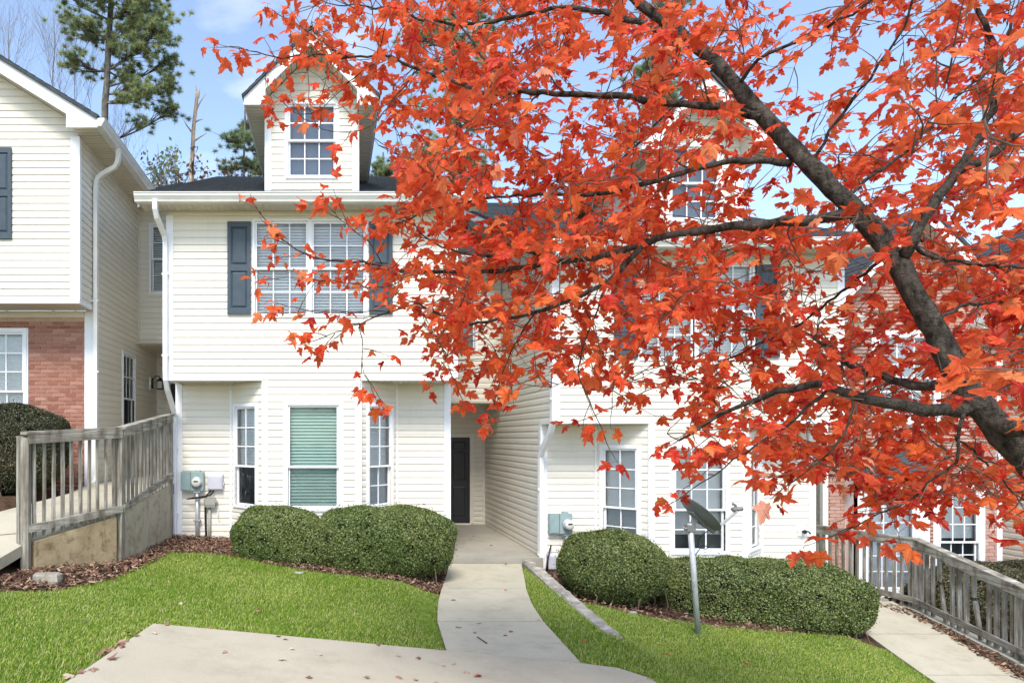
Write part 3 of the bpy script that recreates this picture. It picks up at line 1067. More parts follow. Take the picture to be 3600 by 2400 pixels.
def recess(root, XA, XB, dh, door_mat, win_x):
    """entry recess between two houses: upper wall with a window over a deep porch with the door"""
    W = Wall((XA, 14.2), (XB, 14.2), 0.70 + dh, 3.56 + dh)
    u0 = win_x - XA
    W.hole(u0, u0 + 0.6, 1.80 + dh, 3.20 + dh)
    s = W.sheath(root, M_SIDING)
    W.siding(s, None, True, 0.914 + dh)
    window(root, W, u0, u0 + 0.6, 1.80 + dh, 3.20 + dh, 2, 2, 0.5, (0.05, 0.045), None, 0.04, (0.0, 1.0), 50)
    W.strip(root, 'trim_board', M_CREAMTRIM, 0.0, W.L, 0.70 + dh, 0.745 + dh, 0.0, 0.026)
    W.strip(root, 'corner_trim', M_CREAMTRIM, 0.0, 0.035, 0.745 + dh, 3.56 + dh, 0.0, 0.024)
    MB().box(XA, XB, 14.08, 15.65, 0.71 + dh, 0.76 + dh).build('porch_ceiling', M_SOFFIT, root)
    D = Wall((XA, 15.65), (XB, 15.65), -2.03 + dh, 0.71 + dh)
    du = 2.33 - 2.0
    D.hole(du, du + 0.88, -2.02 + dh, -0.01 + dh)
    s = D.sheath(root, M_SIDING)
    D.siding(s, None, True, 0.914 + dh)
    panel_door(root, D, du, du + 0.88, -2.0 + dh, -0.01 + dh, door_mat, -1)
    D.strip(root, 'corner_trim', M_CREAMTRIM, D.L - 0.06, D.L - 0.02, -2.03 + dh, 0.71 + dh, 0.0, 0.03)
    D.strip(root, 'corner_trim', M_CREAMTRIM, 0.0, 0.035, -2.03 + dh, 0.71 + dh, 0.0, 0.03)
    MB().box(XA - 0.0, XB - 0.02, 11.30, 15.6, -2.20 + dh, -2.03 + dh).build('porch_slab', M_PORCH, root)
    soffit_strip(root, XA, XB, 13.8, 14.2, 3.56 + dh, 'x')
    gutter_x(root, XA + 0.03, XB - 0.03, 13.78, 3.57 + dh)
    roof_plane(root, (XA, 13.7, 3.72 + dh), (XB, 13.7, 3.72 + dh), (XA, 17.8, 3.72 + dh + 0.42 * 4.1), (XB, 17.8, 3.72 + dh + 0.42 * 4.1), 0.05, 0.14, 'porch_roof')


def downspout(root, pts, mat=None, wh=(0.075, 0.058)):
    m = MB().tube(pts, 1, square=True, wh=wh)
    return m.build('downspout', mat or M_GUTTER, root)


# ------------------------------------------------------------------ the two cream vinyl townhouses with dormers
def townhouse(dx, dh, label, base_h, opt):
    XL, XR, DU, DL = -2.62 + dx, 2.0 + dx, 10.84, 11.48
    HB, HS = 0.914 + dh, 3.62 + dh
    zr = 0.914 + dh
    root = thing('townhouse', ((XL + XR) / 2, DL, base_h), label, 'townhouse')
    X = lambda v: v + dx
    # upper storey front
    U = Wall((XL, DU), (XR, DU), HB, HS)
    wl = ((-1.23, -0.375), (-0.315, 0.55))
    for a, b in wl: U.hole(X(a) - XL, X(b) - XL, 1.945 + dh, 3.455 + dh)
    s = U.sheath(root, M_SIDING)
    # the first course of the bay front continues the upper wall, so the band of boards starts at HB
    U.siding(s, None, True, zr)
    for i, (a, b) in enumerate(wl):
        window(root, U, X(a) - XL, X(b) - XL, 1.945 + dh, 3.455 + dh, 3, 2, 0.5, (0.048, 0.046), None, 0.03, (0.0, 1.0), opt['tilt'])
    shutter(root, U, X(-1.665) - XL, X(-1.29) - XL, 1.96 + dh, 3.445 + dh)
    shutter(root, U, X(0.605) - XL, X(0.98) - XL, 1.96 + dh, 3.445 + dh)
    U.strip(root, 'frieze_board', M_CREAMTRIM, 0.0, U.L, 3.545 + dh, HS, 0.0, 0.03)
    corner_board(root, XL, DU, HB + 0.045, 3.545 + dh, -1, -1, 0.085)
    corner_board(root, XR, DU, HB + 0.045, 3.545 + dh, 1, -1, 0.085)
    for a, b in ((XL - 0.02, X(-1.10)), (X(0.47), XR + 0.02)):
        MB().box(a, b, DU - 0.034, DU + 0.02, HB - 0.012, HB + 0.045).build('band_board', M_WHITE, root)
    MB().box(XL - 0.026, XL + 0.02, DU + 0.02, DL, HB - 0.012, HB + 0.045).build('band_board', M_WHITE, root)
    # underside of the overhang
    soffit_strip(root, XL + 0.0, X(-1.10), DU + 0.02, DL, HB - 0.004, 'x', 0.1, M_SOFFIT)
    soffit_strip(root, X(0.47), XR, DU + 0.02, DL, HB - 0.004, 'x', 0.1, M_SOFFIT)
    # ground floor
    runs = [((XL, DL), (X(-1.705), DL), None), ((X(-1.705), DL), (X(-1.085), DU), 'L'), ((X(-1.085), DU), (X(0.455), DU), 'C'),
            ((X(0.455), DU), (X(1.112), DL), 'R'), ((X(1.112), DL), (XR, DL), None)]
    for A, B, kind in runs:
        W = Wall(A, B, base_h, HB - 0.006 if kind != 'C' else HB)
        if kind == 'C': hz = (X(-0.70) - A[0], X(0.12) - A[0], -1.14 + dh, 0.51 + dh)
        elif kind == 'L': hz = (0.14, 0.14 + 0.56, -1.14 + dh, 0.50 + dh)
        elif kind == 'R': hz = (0.20, 0.20 + 0.56, -1.14 + dh, 0.50 + dh)
        if kind: W.hole(*hz)
        s = W.sheath(root, M_SIDING)
        W.siding(s, None, True, zr)
        if kind:
            o = dict(opt[kind])
            window(root, W, hz[0], hz[1], hz[2], hz[3], **o)
    for xx, yy, sx in ((X(-1.085), DU, -1), (X(0.455), DU, 1)):
        corner_board(root, xx, yy, base_h, HB + 0.046 if False else HB - 0.012, sx, -1, 0.07, None, 0.03)
    for xx, sx in ((X(-1.705), -1), (X(1.112), 1)):
        MB().box(xx - 0.02, xx + 0.02, DL - 0.03, DL + 0.01, base_h, HB - 0.01).build('corner_trim', M_WHITE, root)
    corner_board(root, XL, DL, base_h, HB - 0.01, -1, -1, 0.085)
    corner_board(root, XR, DL, base_h, HB - 0.01, 1, -1, 0.085)
    # side walls
    for zz0, zz1, da, db in ((HB, HS, DU, 17.0), (base_h, HB, DL, 17.0)):
        W = Wall((XL, db), (XL, da), zz0, zz1)
        s = W.sheath(root, M_SIDING)
        W.siding(s, None, opt['side'], zr)
        MB().box(XR - 0.12, XR, da + 0.12, db, zz0, zz1).build('wall', M_SIDING, root)
    # gable triangles above the side walls
    for xx in (XL + 0.01, XR - 0.05):
        MB().prism([(xx, DU, HS), (xx, 17.8, HS), (xx, 17.8, 6.72 + dh), (xx, DU, 3.80 + dh)], ((0, 0, 0), (0.04, 0, 0))).build('gable_wall', M_SIDING, root)
    # roof, eaves, gutter, rake boards
    ze, zt = 3.735 + dh, 3.735 + dh + 0.42 * 7.44
    roof_plane(root, (XL - 0.39, 10.36, ze), (XR + 0.39, 10.36, ze), (XL - 0.39, 17.8, zt), (XR + 0.39, 17.8, zt))
    roof_plane(root, (XL - 0.39, 25.2, ze), (XR + 0.39, 25.2, ze), (XL - 0.39, 17.8, zt), (XR + 0.39, 17.8, zt), 0.05, 0.3)
    soffit_strip(root, XL - 0.36, XR + 0.36, 10.44, DU - 0.031, HS - 0.004, 'x', 0.1)
    MB().box(XL - 0.39, XR + 0.39, 10.42, 10.44, 3.60 + dh, 3.70 + dh).build('fascia', M_WHITE, root)
    gutter_x(root, XL - 0.40, XR + 0.40, 10.418, 3.605 + dh)
    for xx in (XL - 0.385, XR + 0.365):
        MB().prism([(xx, 10.45, ze - 0.18), (xx, 17.8, zt - 0.22), (xx, 17.8, zt - 0.06), (xx, 10.45, ze - 0.03)], ((0, 0, 0), (0.02, 0, 0))).build('rake_board', M_WHITE, root)
    # downspout at the left corner, kicking back under the overhang
    xd = XL - 0.035
    downspout(root, [(xd - 0.05, 10.36, 3.63 + dh), (xd - 0.05, 10.36, 3.50 + dh), (xd - 0.045, 10.42, 3.40 + dh), (xd - 0.005, 10.72, 3.22 + dh), (xd, 10.775, 3.12 + dh), (xd, 10.785, 3.0 + dh),
                     (xd, 10.785, 1.05 + dh), (xd, 10.80, 0.92 + dh), (xd, 10.90, 0.78 + dh), (xd, 11.33, 0.46 + dh), (xd, 11.41, 0.36 + dh), (xd, 11.42, 0.24 + dh), (xd, 11.42, base_h + 0.16),
                     (xd, 11.40, base_h + 0.08), (xd, 11.30, base_h + 0.03)], M_WHITE, (0.092, 0.07))
    for z in (2.6 + dh, 1.3 + dh):
        MB().box(xd - 0.055, xd + 0.055, 10.752, 10.80, z - 0.012, z + 0.012).build('downspout_strap', M_GUTTER, root)
    for z in (-0.2 + dh, -1.3 + dh):
        MB().box(xd - 0.055, xd + 0.055, 11.387, 11.44, z - 0.012, z + 0.012).build('downspout_strap', M_GUTTER, root)
    # dormer
    cx = X(-0.315); DF = 10.92
    hx = 0.735
    dz0, dzE, dzA = 3.93 + dh, 5.18 + dh, 6.30 + dh
    gz = 5.45 + dh                                                   # height at which the gable starts to narrow

    def ul(z):
        if z <= gz: return (0.0, 2 * hx)
        k = (z - gz) * 1.0
        return (k, 2 * hx - k)
    W = Wall((cx - hx, DF), (cx + hx, DF), dz0, gz + 0.66, ul)
    W.hole(hx - 0.425, hx + 0.425, 4.18 + dh, 5.40 + dh)
    sh = Wall((cx - hx, DF), (cx + hx, DF), dz0, gz); sh.op = list(W.op)
    s = sh.sheath(root, M_SIDING, 0.1, 'dormer_wall')
    MB().prism([(cx - hx, DF, gz), (cx + hx, DF, gz), (cx, DF, gz + hx)], ((0, 0, 0), (0, 0.08, 0))).build('dormer_gable', M_SIDING, root)
    W.siding(s, None, True, zr)
    window(root, W, hx - 0.385, hx + 0.385, 4.21 + dh, 5.37 + dh, 3, 2, 0.5, None, None, 0.04, room=True, sky_panel=True)
    corner_board(root, cx - hx, DF, dz0, dzE + 0.1, -1, -1, 0.08, None, 0.028)
    corner_board(root, cx + hx, DF, dz0, dzE + 0.1, 1, -1, 0.08, None, 0.028)
    MB().box(cx - hx - 0.02, cx + hx + 0.02, DF - 0.036, DF - 0.015, dz0 - 0.03, dz0 + 0.035).build('trim_board', M_WHITE, root)
    for sx in (-1, 1):
        # side wall of the dormer
        MB().prism([(cx + sx * hx, DF, dz0 - 0.2), (cx + sx * hx, 14.0, dz0 + 1.28), (cx + sx * hx, 14.0, dzE + 0.2), (cx + sx * hx, DF, dzE + 0.2)], ((0, 0, 0), (-sx * 0.08, 0, 0))).build('dormer_wall', M_SIDING, root)
        # boxed side soffit
        soffit_strip(root, cx + sx * (hx + 0.012), cx + sx * 1.03, 10.52, 13.75, dzE, 'y', 0.1)
        MB().box(cx + sx * 1.03, cx + sx * 1.05, 10.52, 13.75, dzE - 0.01, dzE + 0.17).build('fascia', M_WHITE, root)
        roof_plane(root, (cx + sx * 1.075, 10.46, 5.30 + dh), (cx + sx * 1.075, 16.3, 5.30 + dh), (cx, 10.46, dzA + 0.075), (cx, 16.3, dzA + 0.075), 0.03, 0.14, 'dormer_roof')
        # rake board and the boxed return at its foot
        e0, e1 = (cx + sx * 1.05, 5.315 + dh), (cx, dzA + 0.065)
        th = 0.235
        y = 10.50
        MB().prism([(e0[0], y, e0[1] - 0.035), (e1[0], y, e1[1] - 0.035), (e1[0], y, e1[1] - th), (cx + sx * (hx - 0.02), y, e0[1] + 1.05 - hx + 0.02 - th), (cx + sx * (hx - 0.02), y, dzE - 0.012), (e0[0], y, dzE - 0.012)],
                   ((0, 0, 0), (0, 0.022, 0))).build('rake_board', M_WHITE, root)
        xi0, xi1 = sorted((cx + sx * hx, cx + sx * (hx - 0.015)))
        MB().box(xi0, xi1, 10.523, DF - 0.022, dzE, gz + 0.05).build('soffit', M_SOFFIT, root)
        # sloping soffit behind the rake board
        m = MB()
        k = 9
        for i in range(k):
            f0, f1 = i / k + 0.006, (i + 1) / k - 0.006
            xa, xb = cx + sx * hx * (1 - f0), cx + sx * hx * (1 - f1)
            za, zb = gz + 0.02 + hx * f0, gz + 0.02 + hx * f1
            m.prism([(xa, 10.523, za), (xb, 10.523, zb), (xb, 10.523, zb + 0.02), (xa, 10.523, za + 0.02)], ((0, 0, 0), (0, DF - 10.523, 0)))
        m.build('soffit', M_SOFFIT, root)
    return root


def unit_opts(which):
    if which == 1:
        return dict(side=False, tilt=57,
                    L=dict(cols=2, rows=3, cols2=1, rows2=1, split=0.40, blind=(0.052, 0.048), blind_span=(0.38, 1.0), tilt=68, screen='dark', casing=0.04),
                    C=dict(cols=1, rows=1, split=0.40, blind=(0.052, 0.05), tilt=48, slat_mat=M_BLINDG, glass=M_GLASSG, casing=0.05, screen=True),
                    R=dict(cols=2, rows=3, rows2=2, split=0.40, blind=(0.05, 0.05), tilt=70, casing=0.04, screen=True))
    return dict(side=True, tilt=62,
                L=dict(cols=2, rows=3, rows2=2, split=0.40, blind=(0.034, 0.034), tilt=64, casing=0.045, screen=True),
                C=dict(cols=3, rows=3, cols2=3, rows2=2, split=0.40, blind=(0.034, 0.034), tilt=64, casing=0.05, blind_span=(0.14, 1.0), screen=True),
                R=dict(cols=2, rows=3, rows2=2, split=0.40, blind=(0.034, 0.034), tilt=64, casing=0.04))


U1 = townhouse(0, 0, 'cream vinyl townhouse with green-blinded bay window, behind the left clipped hedge', -2.12, unit_opts(1))
recess(U1, 2.0, 3.57, 0.0, M_DOOR, 2.42)
U2 = townhouse(6.2, -0.69, 'cream vinyl townhouse half hidden by the red maple, behind the satellite dish', -2.85, unit_opts(2))
recess(U2, 8.2, 9.36, -0.69, M_DOOR, 8.6)

# ------------------------------------------------------------------ left house: brick below, cream gable above
HL = thing('townhouse', (-6.4, 11.48, -0.9), 'taller cream gabled townhouse with red brick ground floor at the left edge', 'townhouse')
XR, XLL, DU, DL, HB, HS = -4.06, -8.8, 10.84, 11.48, 2.15, 4.83
zr = 2.15
ridge_x, ridge_h = -6.43, 6.62
ul = lambda z: (0.0, 4.74) if z < 5.0 else ((z - 5.0) / 0.615, 4.74 - (z - 5.0) / 0.615)
W = Wall((XLL, DU), (XR, DU), HB, 6.42, ul)
sh = Wall((XLL, DU), (XR, DU), HB, 5.0)
s = sh.sheath(HL, M_SIDING)
MB().prism([(XLL, DU, 5.0), (XR, DU, 5.0), (ridge_x, DU, 6.46)], ((0, 0, 0), (0, 0.1, 0))).build('gable_wall', M_SIDING, HL)
W.siding(s, None, True, zr)
shutter(HL, W, -5.50 - XLL, -5.125 - XLL, 3.17, 4.63)
window(HL, W, -6.45 - XLL, -5.56 - XLL, 3.2, 4.6, 3, 2, 0.5, None, None, 0.04, room=False)
corner_board(HL, XR, DU, HB + 0.05, HS - 0.02, 1, -1, 0.125, None, 0.028, 0.05)
MB().box(XLL, XR + 0.022, DU - 0.034, DU + 0.02, HB - 0.012, HB + 0.05).build('band_board', M_WHITE, HL)
MB().box(XR - 0.02, XR + 0.024, DU + 0.02, DL + 0.0, HB - 0.012, HB + 0.05).build('band_board', M_WHITE, HL)
soffit_strip(HL, XLL, XR, DU + 0.02, DL - 0.03, HB - 0.006, 'y', 0.1)
MB().box(XLL, XR - 0.14, DL - 0.03, DL, 2.03, HB - 0.012).build('frieze_board', M_CREAMTRIM, HL)
# brick wall
BW = Wall((XLL, DL), (XR - 0.135, DL), -1.0, 2.03)
BW.hole(-6.12 - XLL, -5.225 - XLL, 0.10, 1.775)
s = BW.sheath(HL, M_MORTAR, 0.12, 'brick_wall')
BW.op[0] = (BW.op[0][0] - 0.075, BW.op[0][1] + 0.075, 0.02, 1.85)
bricks(s, BW, M_BRICK, lambda u, z: u + XLL > -5.25 and z > -0.75, 0.0, 300)
window(HL, BW, -6.12 - XLL, -5.225 - XLL, 0.10, 1.775, 3, 3, 0.40, (0.034, 0.034), None, 0.05, (0, 1), 55)
MB().box(XR - 0.135, XR + 0.02, DL - 0.022, DL + 0.06, -1.0, HB - 0.012).build('corner_board', M_WHITE, HL)
# right side wall, facing the entry
S1 = Wall((XR, DU), (XR, DL), HB, HS)
s = S1.sheath(HL, M_SIDING); S1.siding(s, None, True, zr)
S2 = Wall((XR, DL), (XR, 15.65), -0.95, HS)
S2.hole(1.60, 2.36, 0.02, 1.62)
s = S2.sheath(HL, M_SIDING); S2.siding(s, None, True, zr)
window(HL, S2, 1.60, 2.36, 0.02, 1.62, 3, 2, 0.46, None, None, 0.045, cols2=1, rows2=1, screen='dark')
S2.strip(HL, 'corner_trim', M_CREAMTRIM, 2.65, 2.72, 1.96, HS, 0.0, 0.03)
soffit_strip(HL, XR + 0.012, -3.67, 10.52, 14.2, HS, 'y', 0.1)
MB().box(-3.67, -3.65, 10.52, 19.0, HS - 0.01, HS + 0.13).build('fascia', M_WHITE, HL)
gutter_y(HL, 10.48, 14.9, -3.648, HS + 0.0, 1)
roof_plane(HL, (-3.62, 10.46, 4.985), (-3.62, 19.5, 4.985), (ridge_x, 10.46, 4.985 + 2.81 * 0.615), (ridge_x, 19.5, 4.985 + 2.81 * 0.615), 0.05, 0.14)
roof_plane(HL, (-9.24, 10.46, 4.985), (-9.24, 19.5, 4.985), (ridge_x, 10.46, 4.985 + 2.81 * 0.615), (ridge_x, 19.5, 4.985 + 2.81 * 0.615), 0.05, 0.3)
for sx in (1, -1):
    xe = ridge_x + sx * 2.79
    xi = ridge_x + sx * 2.30
    sl = 0.615
    zt = 4.985 + 2.81 * sl
    MB().prism([(xe, 10.50, 4.985 - 0.012), (ridge_x, 10.50, zt - 0.05), (ridge_x, 10.50, zt - 0.27), (xi, 10.50, zt - 0.27 - 2.30 * sl), (xi, 10.50, HS - 0.015), (xe, 10.50, HS - 0.015)],
               ((0, 0, 0), (0, 0.024, 0))).build('rake_board', M_WHITE, HL)
    m = MB()
    k = 26
    for i in range(k):
        f0, f1 = i / k + 0.004, (i + 1) / k - 0.004
        xa, xb = ridge_x + sx * 2.3 * (1 - f0), ridge_x + sx * 2.3 * (1 - f1)
        za, zb = zt - 0.25 - 2.3 * sl * (1 - f0), zt - 0.25 - 2.3 * sl * (1 - f1)
        m.prism([(xa, 10.526, za), (xb, 10.526, zb), (xb, 10.526, zb + 0.02), (xa, 10.526, za + 0.02)], ((0, 0, 0), (0, DU - 10.526, 0)))
    m.build('soffit', M_SOFFIT, HL)
recess(HL, -4.06, -2.63, 1.24, M_DARK, -3.78)
downspout(HL, [(-3.585, 11.35, 4.84), (-3.585, 11.35, 4.70), (-3.60, 11.36, 4.61), (-3.66, 11.38, 4.54), (-3.86, 11.41, 4.45), (-3.95, 11.42, 4.38), (-3.985, 11.43, 4.28), (-3.99, 11.43, 4.15), (-3.99, 11.43, -0.65),
               (-3.985, 11.40, -0.74), (-3.97, 11.25, -0.80)], M_GUTTER, (0.085, 0.065))
for z in (2.3, 1.1):
    MB().box(-4.045, -3.935, 11.39, 11.47, z - 0.014, z + 0.014).build('downspout_strap', M_GUTTER, HL)

# ------------------------------------------------------------------ right house: pinkish brick with a front gable
DB = 12.9
HR = thing('townhouse', (11.1, DB, -3.4), 'pinkish brick townhouse with steep front gable behind the right railing', 'townhouse')
xa, xb = 9.42, 12.78
ulr = lambda z: (0.0, xb - xa) if z < 2.25 else (min(1.68, (z - 2.25) / 1.0), max(1.68, xb - xa - (z - 2.25) / 1.0))
W = Wall((xa, DB), (xb, DB), -3.5, 3.6, ulr)
w_low = (12.0 - xa - 0.38, 12.0 - xa + 0.36, -2.75, -0.99)
w_up = (10.45 - xa, 11.5 - xa, 0.35, 1.90)
w_bay = (9.92 - xa, 11.15 - xa, -2.9, -0.88)
for w_ in (w_low, w_up, w_bay): W.hole(*w_)
sh = Wall((xa, DB), (xb, DB), -3.5, 2.25); sh.op = list(W.op)
s = sh.sheath(HR, M_MORTAR, 0.12, 'brick_wall')
MB().prism([(xa, DB, 2.25), (xb, DB, 2.25), ((xa + xb) / 2, DB, 3.9)], ((0, 0, 0), (0, 0.1, 0))).build('gable_wall', M_MORTAR, HR)
W.op = [(o[0] - 0.1, o[1] + 0.1, o[2] - 0.1, o[3] + 0.1) for o in W.op]
bricks(s, W, M_BRICKP, lambda u, z: -2.9 < z < -0.2 and (u < 0.5 or u > 3.0) or (0.0 < z < 2.6 and 2.3 < u < 3.36 and z > 1.9), -3.5, 300)
window(HR, W, *w_low, 3, 3, 0.42, (0.034, 0.034), None, 0.085, (0.45, 1.0), 55)
window(HR, W, *w_up, 3, 3, 0.5, (0.034, 0.034), None, 0.09, (0, 1), 70)
# shallow box bay with its own small roof
BAY = Wall((9.85, DB - 0.28), (11.2, DB - 0.28), -3.0, -0.80)
BAY.hole(0.17, 1.05, -2.85, -0.98)
BAY.sheath(HR, M_WHITE, 0.1, 'bay_wall')
window(HR, BAY, 0.17, 1.05, -2.85, -0.98, 3, 3, 0.5, (0.034, 0.034), None, 0.06, (0, 1), 60, room=False)
for xx in (9.85, 11.12):
    MB().box(xx, xx + 0.08, DB - 0.279, DB - 0.001, -3.0, -0.80).build('bay_wall', M_WHITE, HR)
roof_plane(HR, (9.70, DB - 0.48, -0.74), (11.35, DB - 0.48, -0.74), (9.95, DB - 0.01, -0.22), (11.1, DB - 0.01, -0.22), 0.04, 0.13, 'bay_roof')
MB().box(9.72, 11.33, DB - 0.44, DB - 0.2, -0.80, -0.765).build('soffit', M_WHITE, HR)
corner_board(HR, xa, DB, -3.5, 2.2, -1, -1, 0.06)
corner_board(HR, xb, DB, -3.5, 2.2, 1, -1, 0.07)
downspout(HR, [(xa - 0.08, DB - 0.36, 2.3), (xa - 0.08, DB - 0.36, 2.15), (xa - 0.07, DB - 0.1, 1.95), (xa - 0.07, DB - 0.07, 1.8), (xa - 0.07, DB - 0.07, -3.2)], M_GUTTER)
Lw = Wall((xa, 17.5), (xa, DB), -3.5, 2.25)
s = Lw.sheath(HR, M_SIDING); Lw.siding(s, None, False, 0.0)
MB().box(xb - 0.1, xb, DB + 0.1, 17.5, -3.5, 2.25).build('wall', M_SIDING, HR)
cxr = (xa + xb) / 2
ze = 2.32
for sx in (-1, 1):
    roof_plane(HR, (cxr + sx * 2.02, DB - 0.36, ze), (cxr + sx * 2.02, 19.0, ze), (cxr, DB - 0.36, ze + 2.02), (cxr, 19.0, ze + 2.02), 0.05, 0.14)
    MB().prism([(cxr + sx * 2.0, DB - 0.33, ze - 0.03), (cxr, DB - 0.33, ze + 1.95), (cxr, DB - 0.33, ze + 1.70), (cxr + sx * 1.75, DB - 0.33, ze - 0.05)], ((0, 0, 0), (0, 0.024, 0))).build('rake_board', M_WHITE, HR)
    MB().prism([(cxr + sx * 1.74, DB - 0.3, ze - 0.03), (cxr, DB - 0.3, ze + 1.71), (cxr, DB - 0.3, ze + 1.74), (cxr + sx * 1.74, DB - 0.3, ze)], ((0, 0, 0), (0, 0.3, 0))).build('soffit', M_SOFFIT, HR)
    x0, x1 = sorted((cxr + sx * 2.0, cxr + sx * 1.05))
    MB().box(x0, x1, DB - 0.34, DB - 0.001, 2.02, 2.13).build('eave_return', M_SOFFIT, HR)
    gutter_x(HR, x0, x1, DB - 0.342, 2.13)
    MB().box(x0, x1, DB - 0.34, DB - 0.02, 2.131, 2.24).build('eave_return', M_WHITE, HR)
    # small vent louvre end cap under the rake
# porch of the brick house and its far neighbour
MB().box(xb, 14.3, 14.6, 14.7, -3.5, 2.0).build('brick_wall', M_BRICKP, HR)
MB().box(xb + 0.28, xb + 0.36, 14.5, 14.598, -3.5, 2.0).build('corner_board', M_WHITE, HR)
HF = thing('townhouse', (16.5, 13.2, -3.6), 'far townhouse with cream siding and dark roof at the right edge', 'townhouse')
W = Wall((13.95, 13.2), (18.5, 13.2), -3.6, 2.15)
s = W.sheath(HF, M_SIDING); W.siding(s, None, False, 0.0)
W2 = Wall((13.95, 18), (13.95, 13.2), -3.6, 2.15)
s = W2.sheath(HF, M_SIDING); W2.siding(s, None, False, 0.0)
corner_board(HF, 13.95, 13.2, -3.6, 2.1, -1, -1, 0.09)
gutter_x(HF, 13.55, 18.9, 12.75, 2.13)
soffit_strip(HF, 13.6, 18.8, 12.78, 13.19, 2.14, 'x')
MB().box(13.6, 18.8, 12.752, 12.776, 2.13, 2.25).build('fascia', M_WHITE, HF)
roof_plane(HF, (13.55, 12.7, 2.26), (18.9, 12.7, 2.26), (13.55, 19.5, 5.1), (18.9, 19.5, 5.1), 0.05, 0.2)
dw = Wall((15.4, 13.3), (16.9, 13.3), 2.5, 3.9)
s = dw.sheath(HF, M_SIDING, 0.1, 'dormer_wall'); dw.siding(s, None, False, 0.0)
for sx in (-1, 1):
    roof_plane(HF, (16.15 + sx * 1.07, 12.9, 3.75), (16.15 + sx * 1.07, 17.0, 3.75), (16.15, 12.9, 4.85), (16.15, 17.0, 4.85), 0.03, 0.16, 'dormer_roof')
    MB().prism([(16.15 + sx * 1.05, 12.94, 3.74), (16.15, 12.94, 4.80), (16.15, 12.94, 4.58), (16.15 + sx * 0.83, 12.94, 3.74)], ((0, 0, 0), (0, 0.02, 0))).build('rake_board', M_WHITE, HF)
MB().prism([(15.4, 13.3, 3.9), (16.9, 13.3, 3.9), (16.15, 13.3, 4.65)], ((0, 0, 0), (0, 0.08, 0))).build('dormer_gable', M_SIDING, HF)
# ------------------------------------------------------------------ raised walkway, retaining walls and railings
def wz(x, d):
    return float(np.interp(d, [6.4, 7.0, 7.95, 8.8, 11.3], [-1.50, -1.42, -1.27, -1.02, -0.80]))


WALK = [(-2.74, 11.29), (-2.86, 9.05), (-3.62, 8.0), (-3.68, 7.45), (-3.80, 6.5), (-5.2, 6.5), (-4.95, 7.6), (-4.45, 9.0), (-4.07, 10.4), (-4.07, 11.29)]
o = sheet('walkway', WALK, wz, M_PATH, 0.4, 0.13, None, 'structure')
tag(o, 'raised concrete walkway behind the left wooden railing')
# joint line of the walkway: a thin recessed strip of soil would be hidden, so the slab is scored
MB().beam((-4.9, 8.02, wz(0, 8.02) + 0.003), (-3.62, 8.3, wz(0, 8.3) + 0.003), 0.014, 0.004).build('score_line', M_SOIL, o)


def railing(name, label, pts, post_at, rails_side, nbal, post_bottom, missing=(), short=(), loose=(), cap=True, bal_w=(0.040, 0.048)):
    """pts: (x, d, h_top, h_bottom_rail) for every corner; rails_side: which side of the line carries the rails"""
    root = thing(name, (pts[0][0], pts[0][1], post_bottom[0]), label, 'railing')
    rr = random.Random(len(label))
    for i, k in enumerate(post_at):
        x, d, ht, hb = pts[k]
        w = 0.092
        a = rr.uniform(-0.2, 0.2)
        ax = Vector((math.cos(a), math.sin(a), 0)); ay = Vector((-math.sin(a), math.cos(a), 0))
        m = MB()
        m.obox((x, d, 0), ax, ay, (0, 0, 1), -w / 2, w / 2, -w / 2, w / 2, post_bottom[i], ht - 0.035)
        m.v[4] = (m.v[4][0], m.v[4][1], m.v[4][2] - 0.03); m.v[5] = (m.v[5][0], m.v[5][1], m.v[5][2] - 0.03)
        m.build('post', M_WOODV, root)
    bal_i = 0
    for s in range(len(pts) - 1):
        a, b = Vector(pts[s][:2] + (0,)), Vector(pts[s + 1][:2] + (0,))
        t = (b - a).normalized()
        nrm = Vector((t.y, -t.x, 0)) * rails_side
        at = lambda f, off, z0, z1: a.lerp(b, f) + nrm * off + Vector((0, 0, z0 + (z1 - z0) * f))
        ht0, hb0, ht1, hb1 = pts[s][2], pts[s][3], pts[s + 1][2], pts[s + 1][3]
        L = (b - a).length
        e = 0.05 / L
        MB().beam(at(-e, 0.0, ht0, ht1), at(1 + e * 0.6, 0.0, ht0, ht1), 0.14, 0.036).build('cap_rail', M_WOODH, root)
        MB().beam(at(0.0, 0.05, ht0 - 0.075, ht1 - 0.075), at(1.0, 0.05, ht0 - 0.075, ht1 - 0.075), 0.036, 0.105).build('top_rail', M_WOODH, root)
        MB().beam(at(0.0, 0.05, hb0, hb1), at(1.0, 0.05, hb0, hb1), 0.036, 0.09).build('bottom_rail', M_WOODH, root)
        n = nbal[s]
        for i in range(n):
            if bal_i in missing:
                bal_i += 1; continue
            f = (i + 0.8) / (n + 0.6)
            z0, z1 = -0.125, -0.05
            p0, p1 = at(f, 0.008, hb0 + z0, hb1 + z0), at(f, 0.008, ht0 + z1, ht1 + z1)
            p1 += t * rr.uniform(-0.012, 0.012)
            if bal_i in short: p0 = p1.lerp(p0, 0.42)
            if bal_i in loose: p1 = p0.lerp(p1, 0.55) - t * 0.12
            w = rr.uniform(0.033, 0.037) if s == 0 else rr.uniform(*bal_w)
            MB().beam(p0, p1, w, w, up=t).build('baluster', M_WOODV, root)
            bal_i += 1
    return root


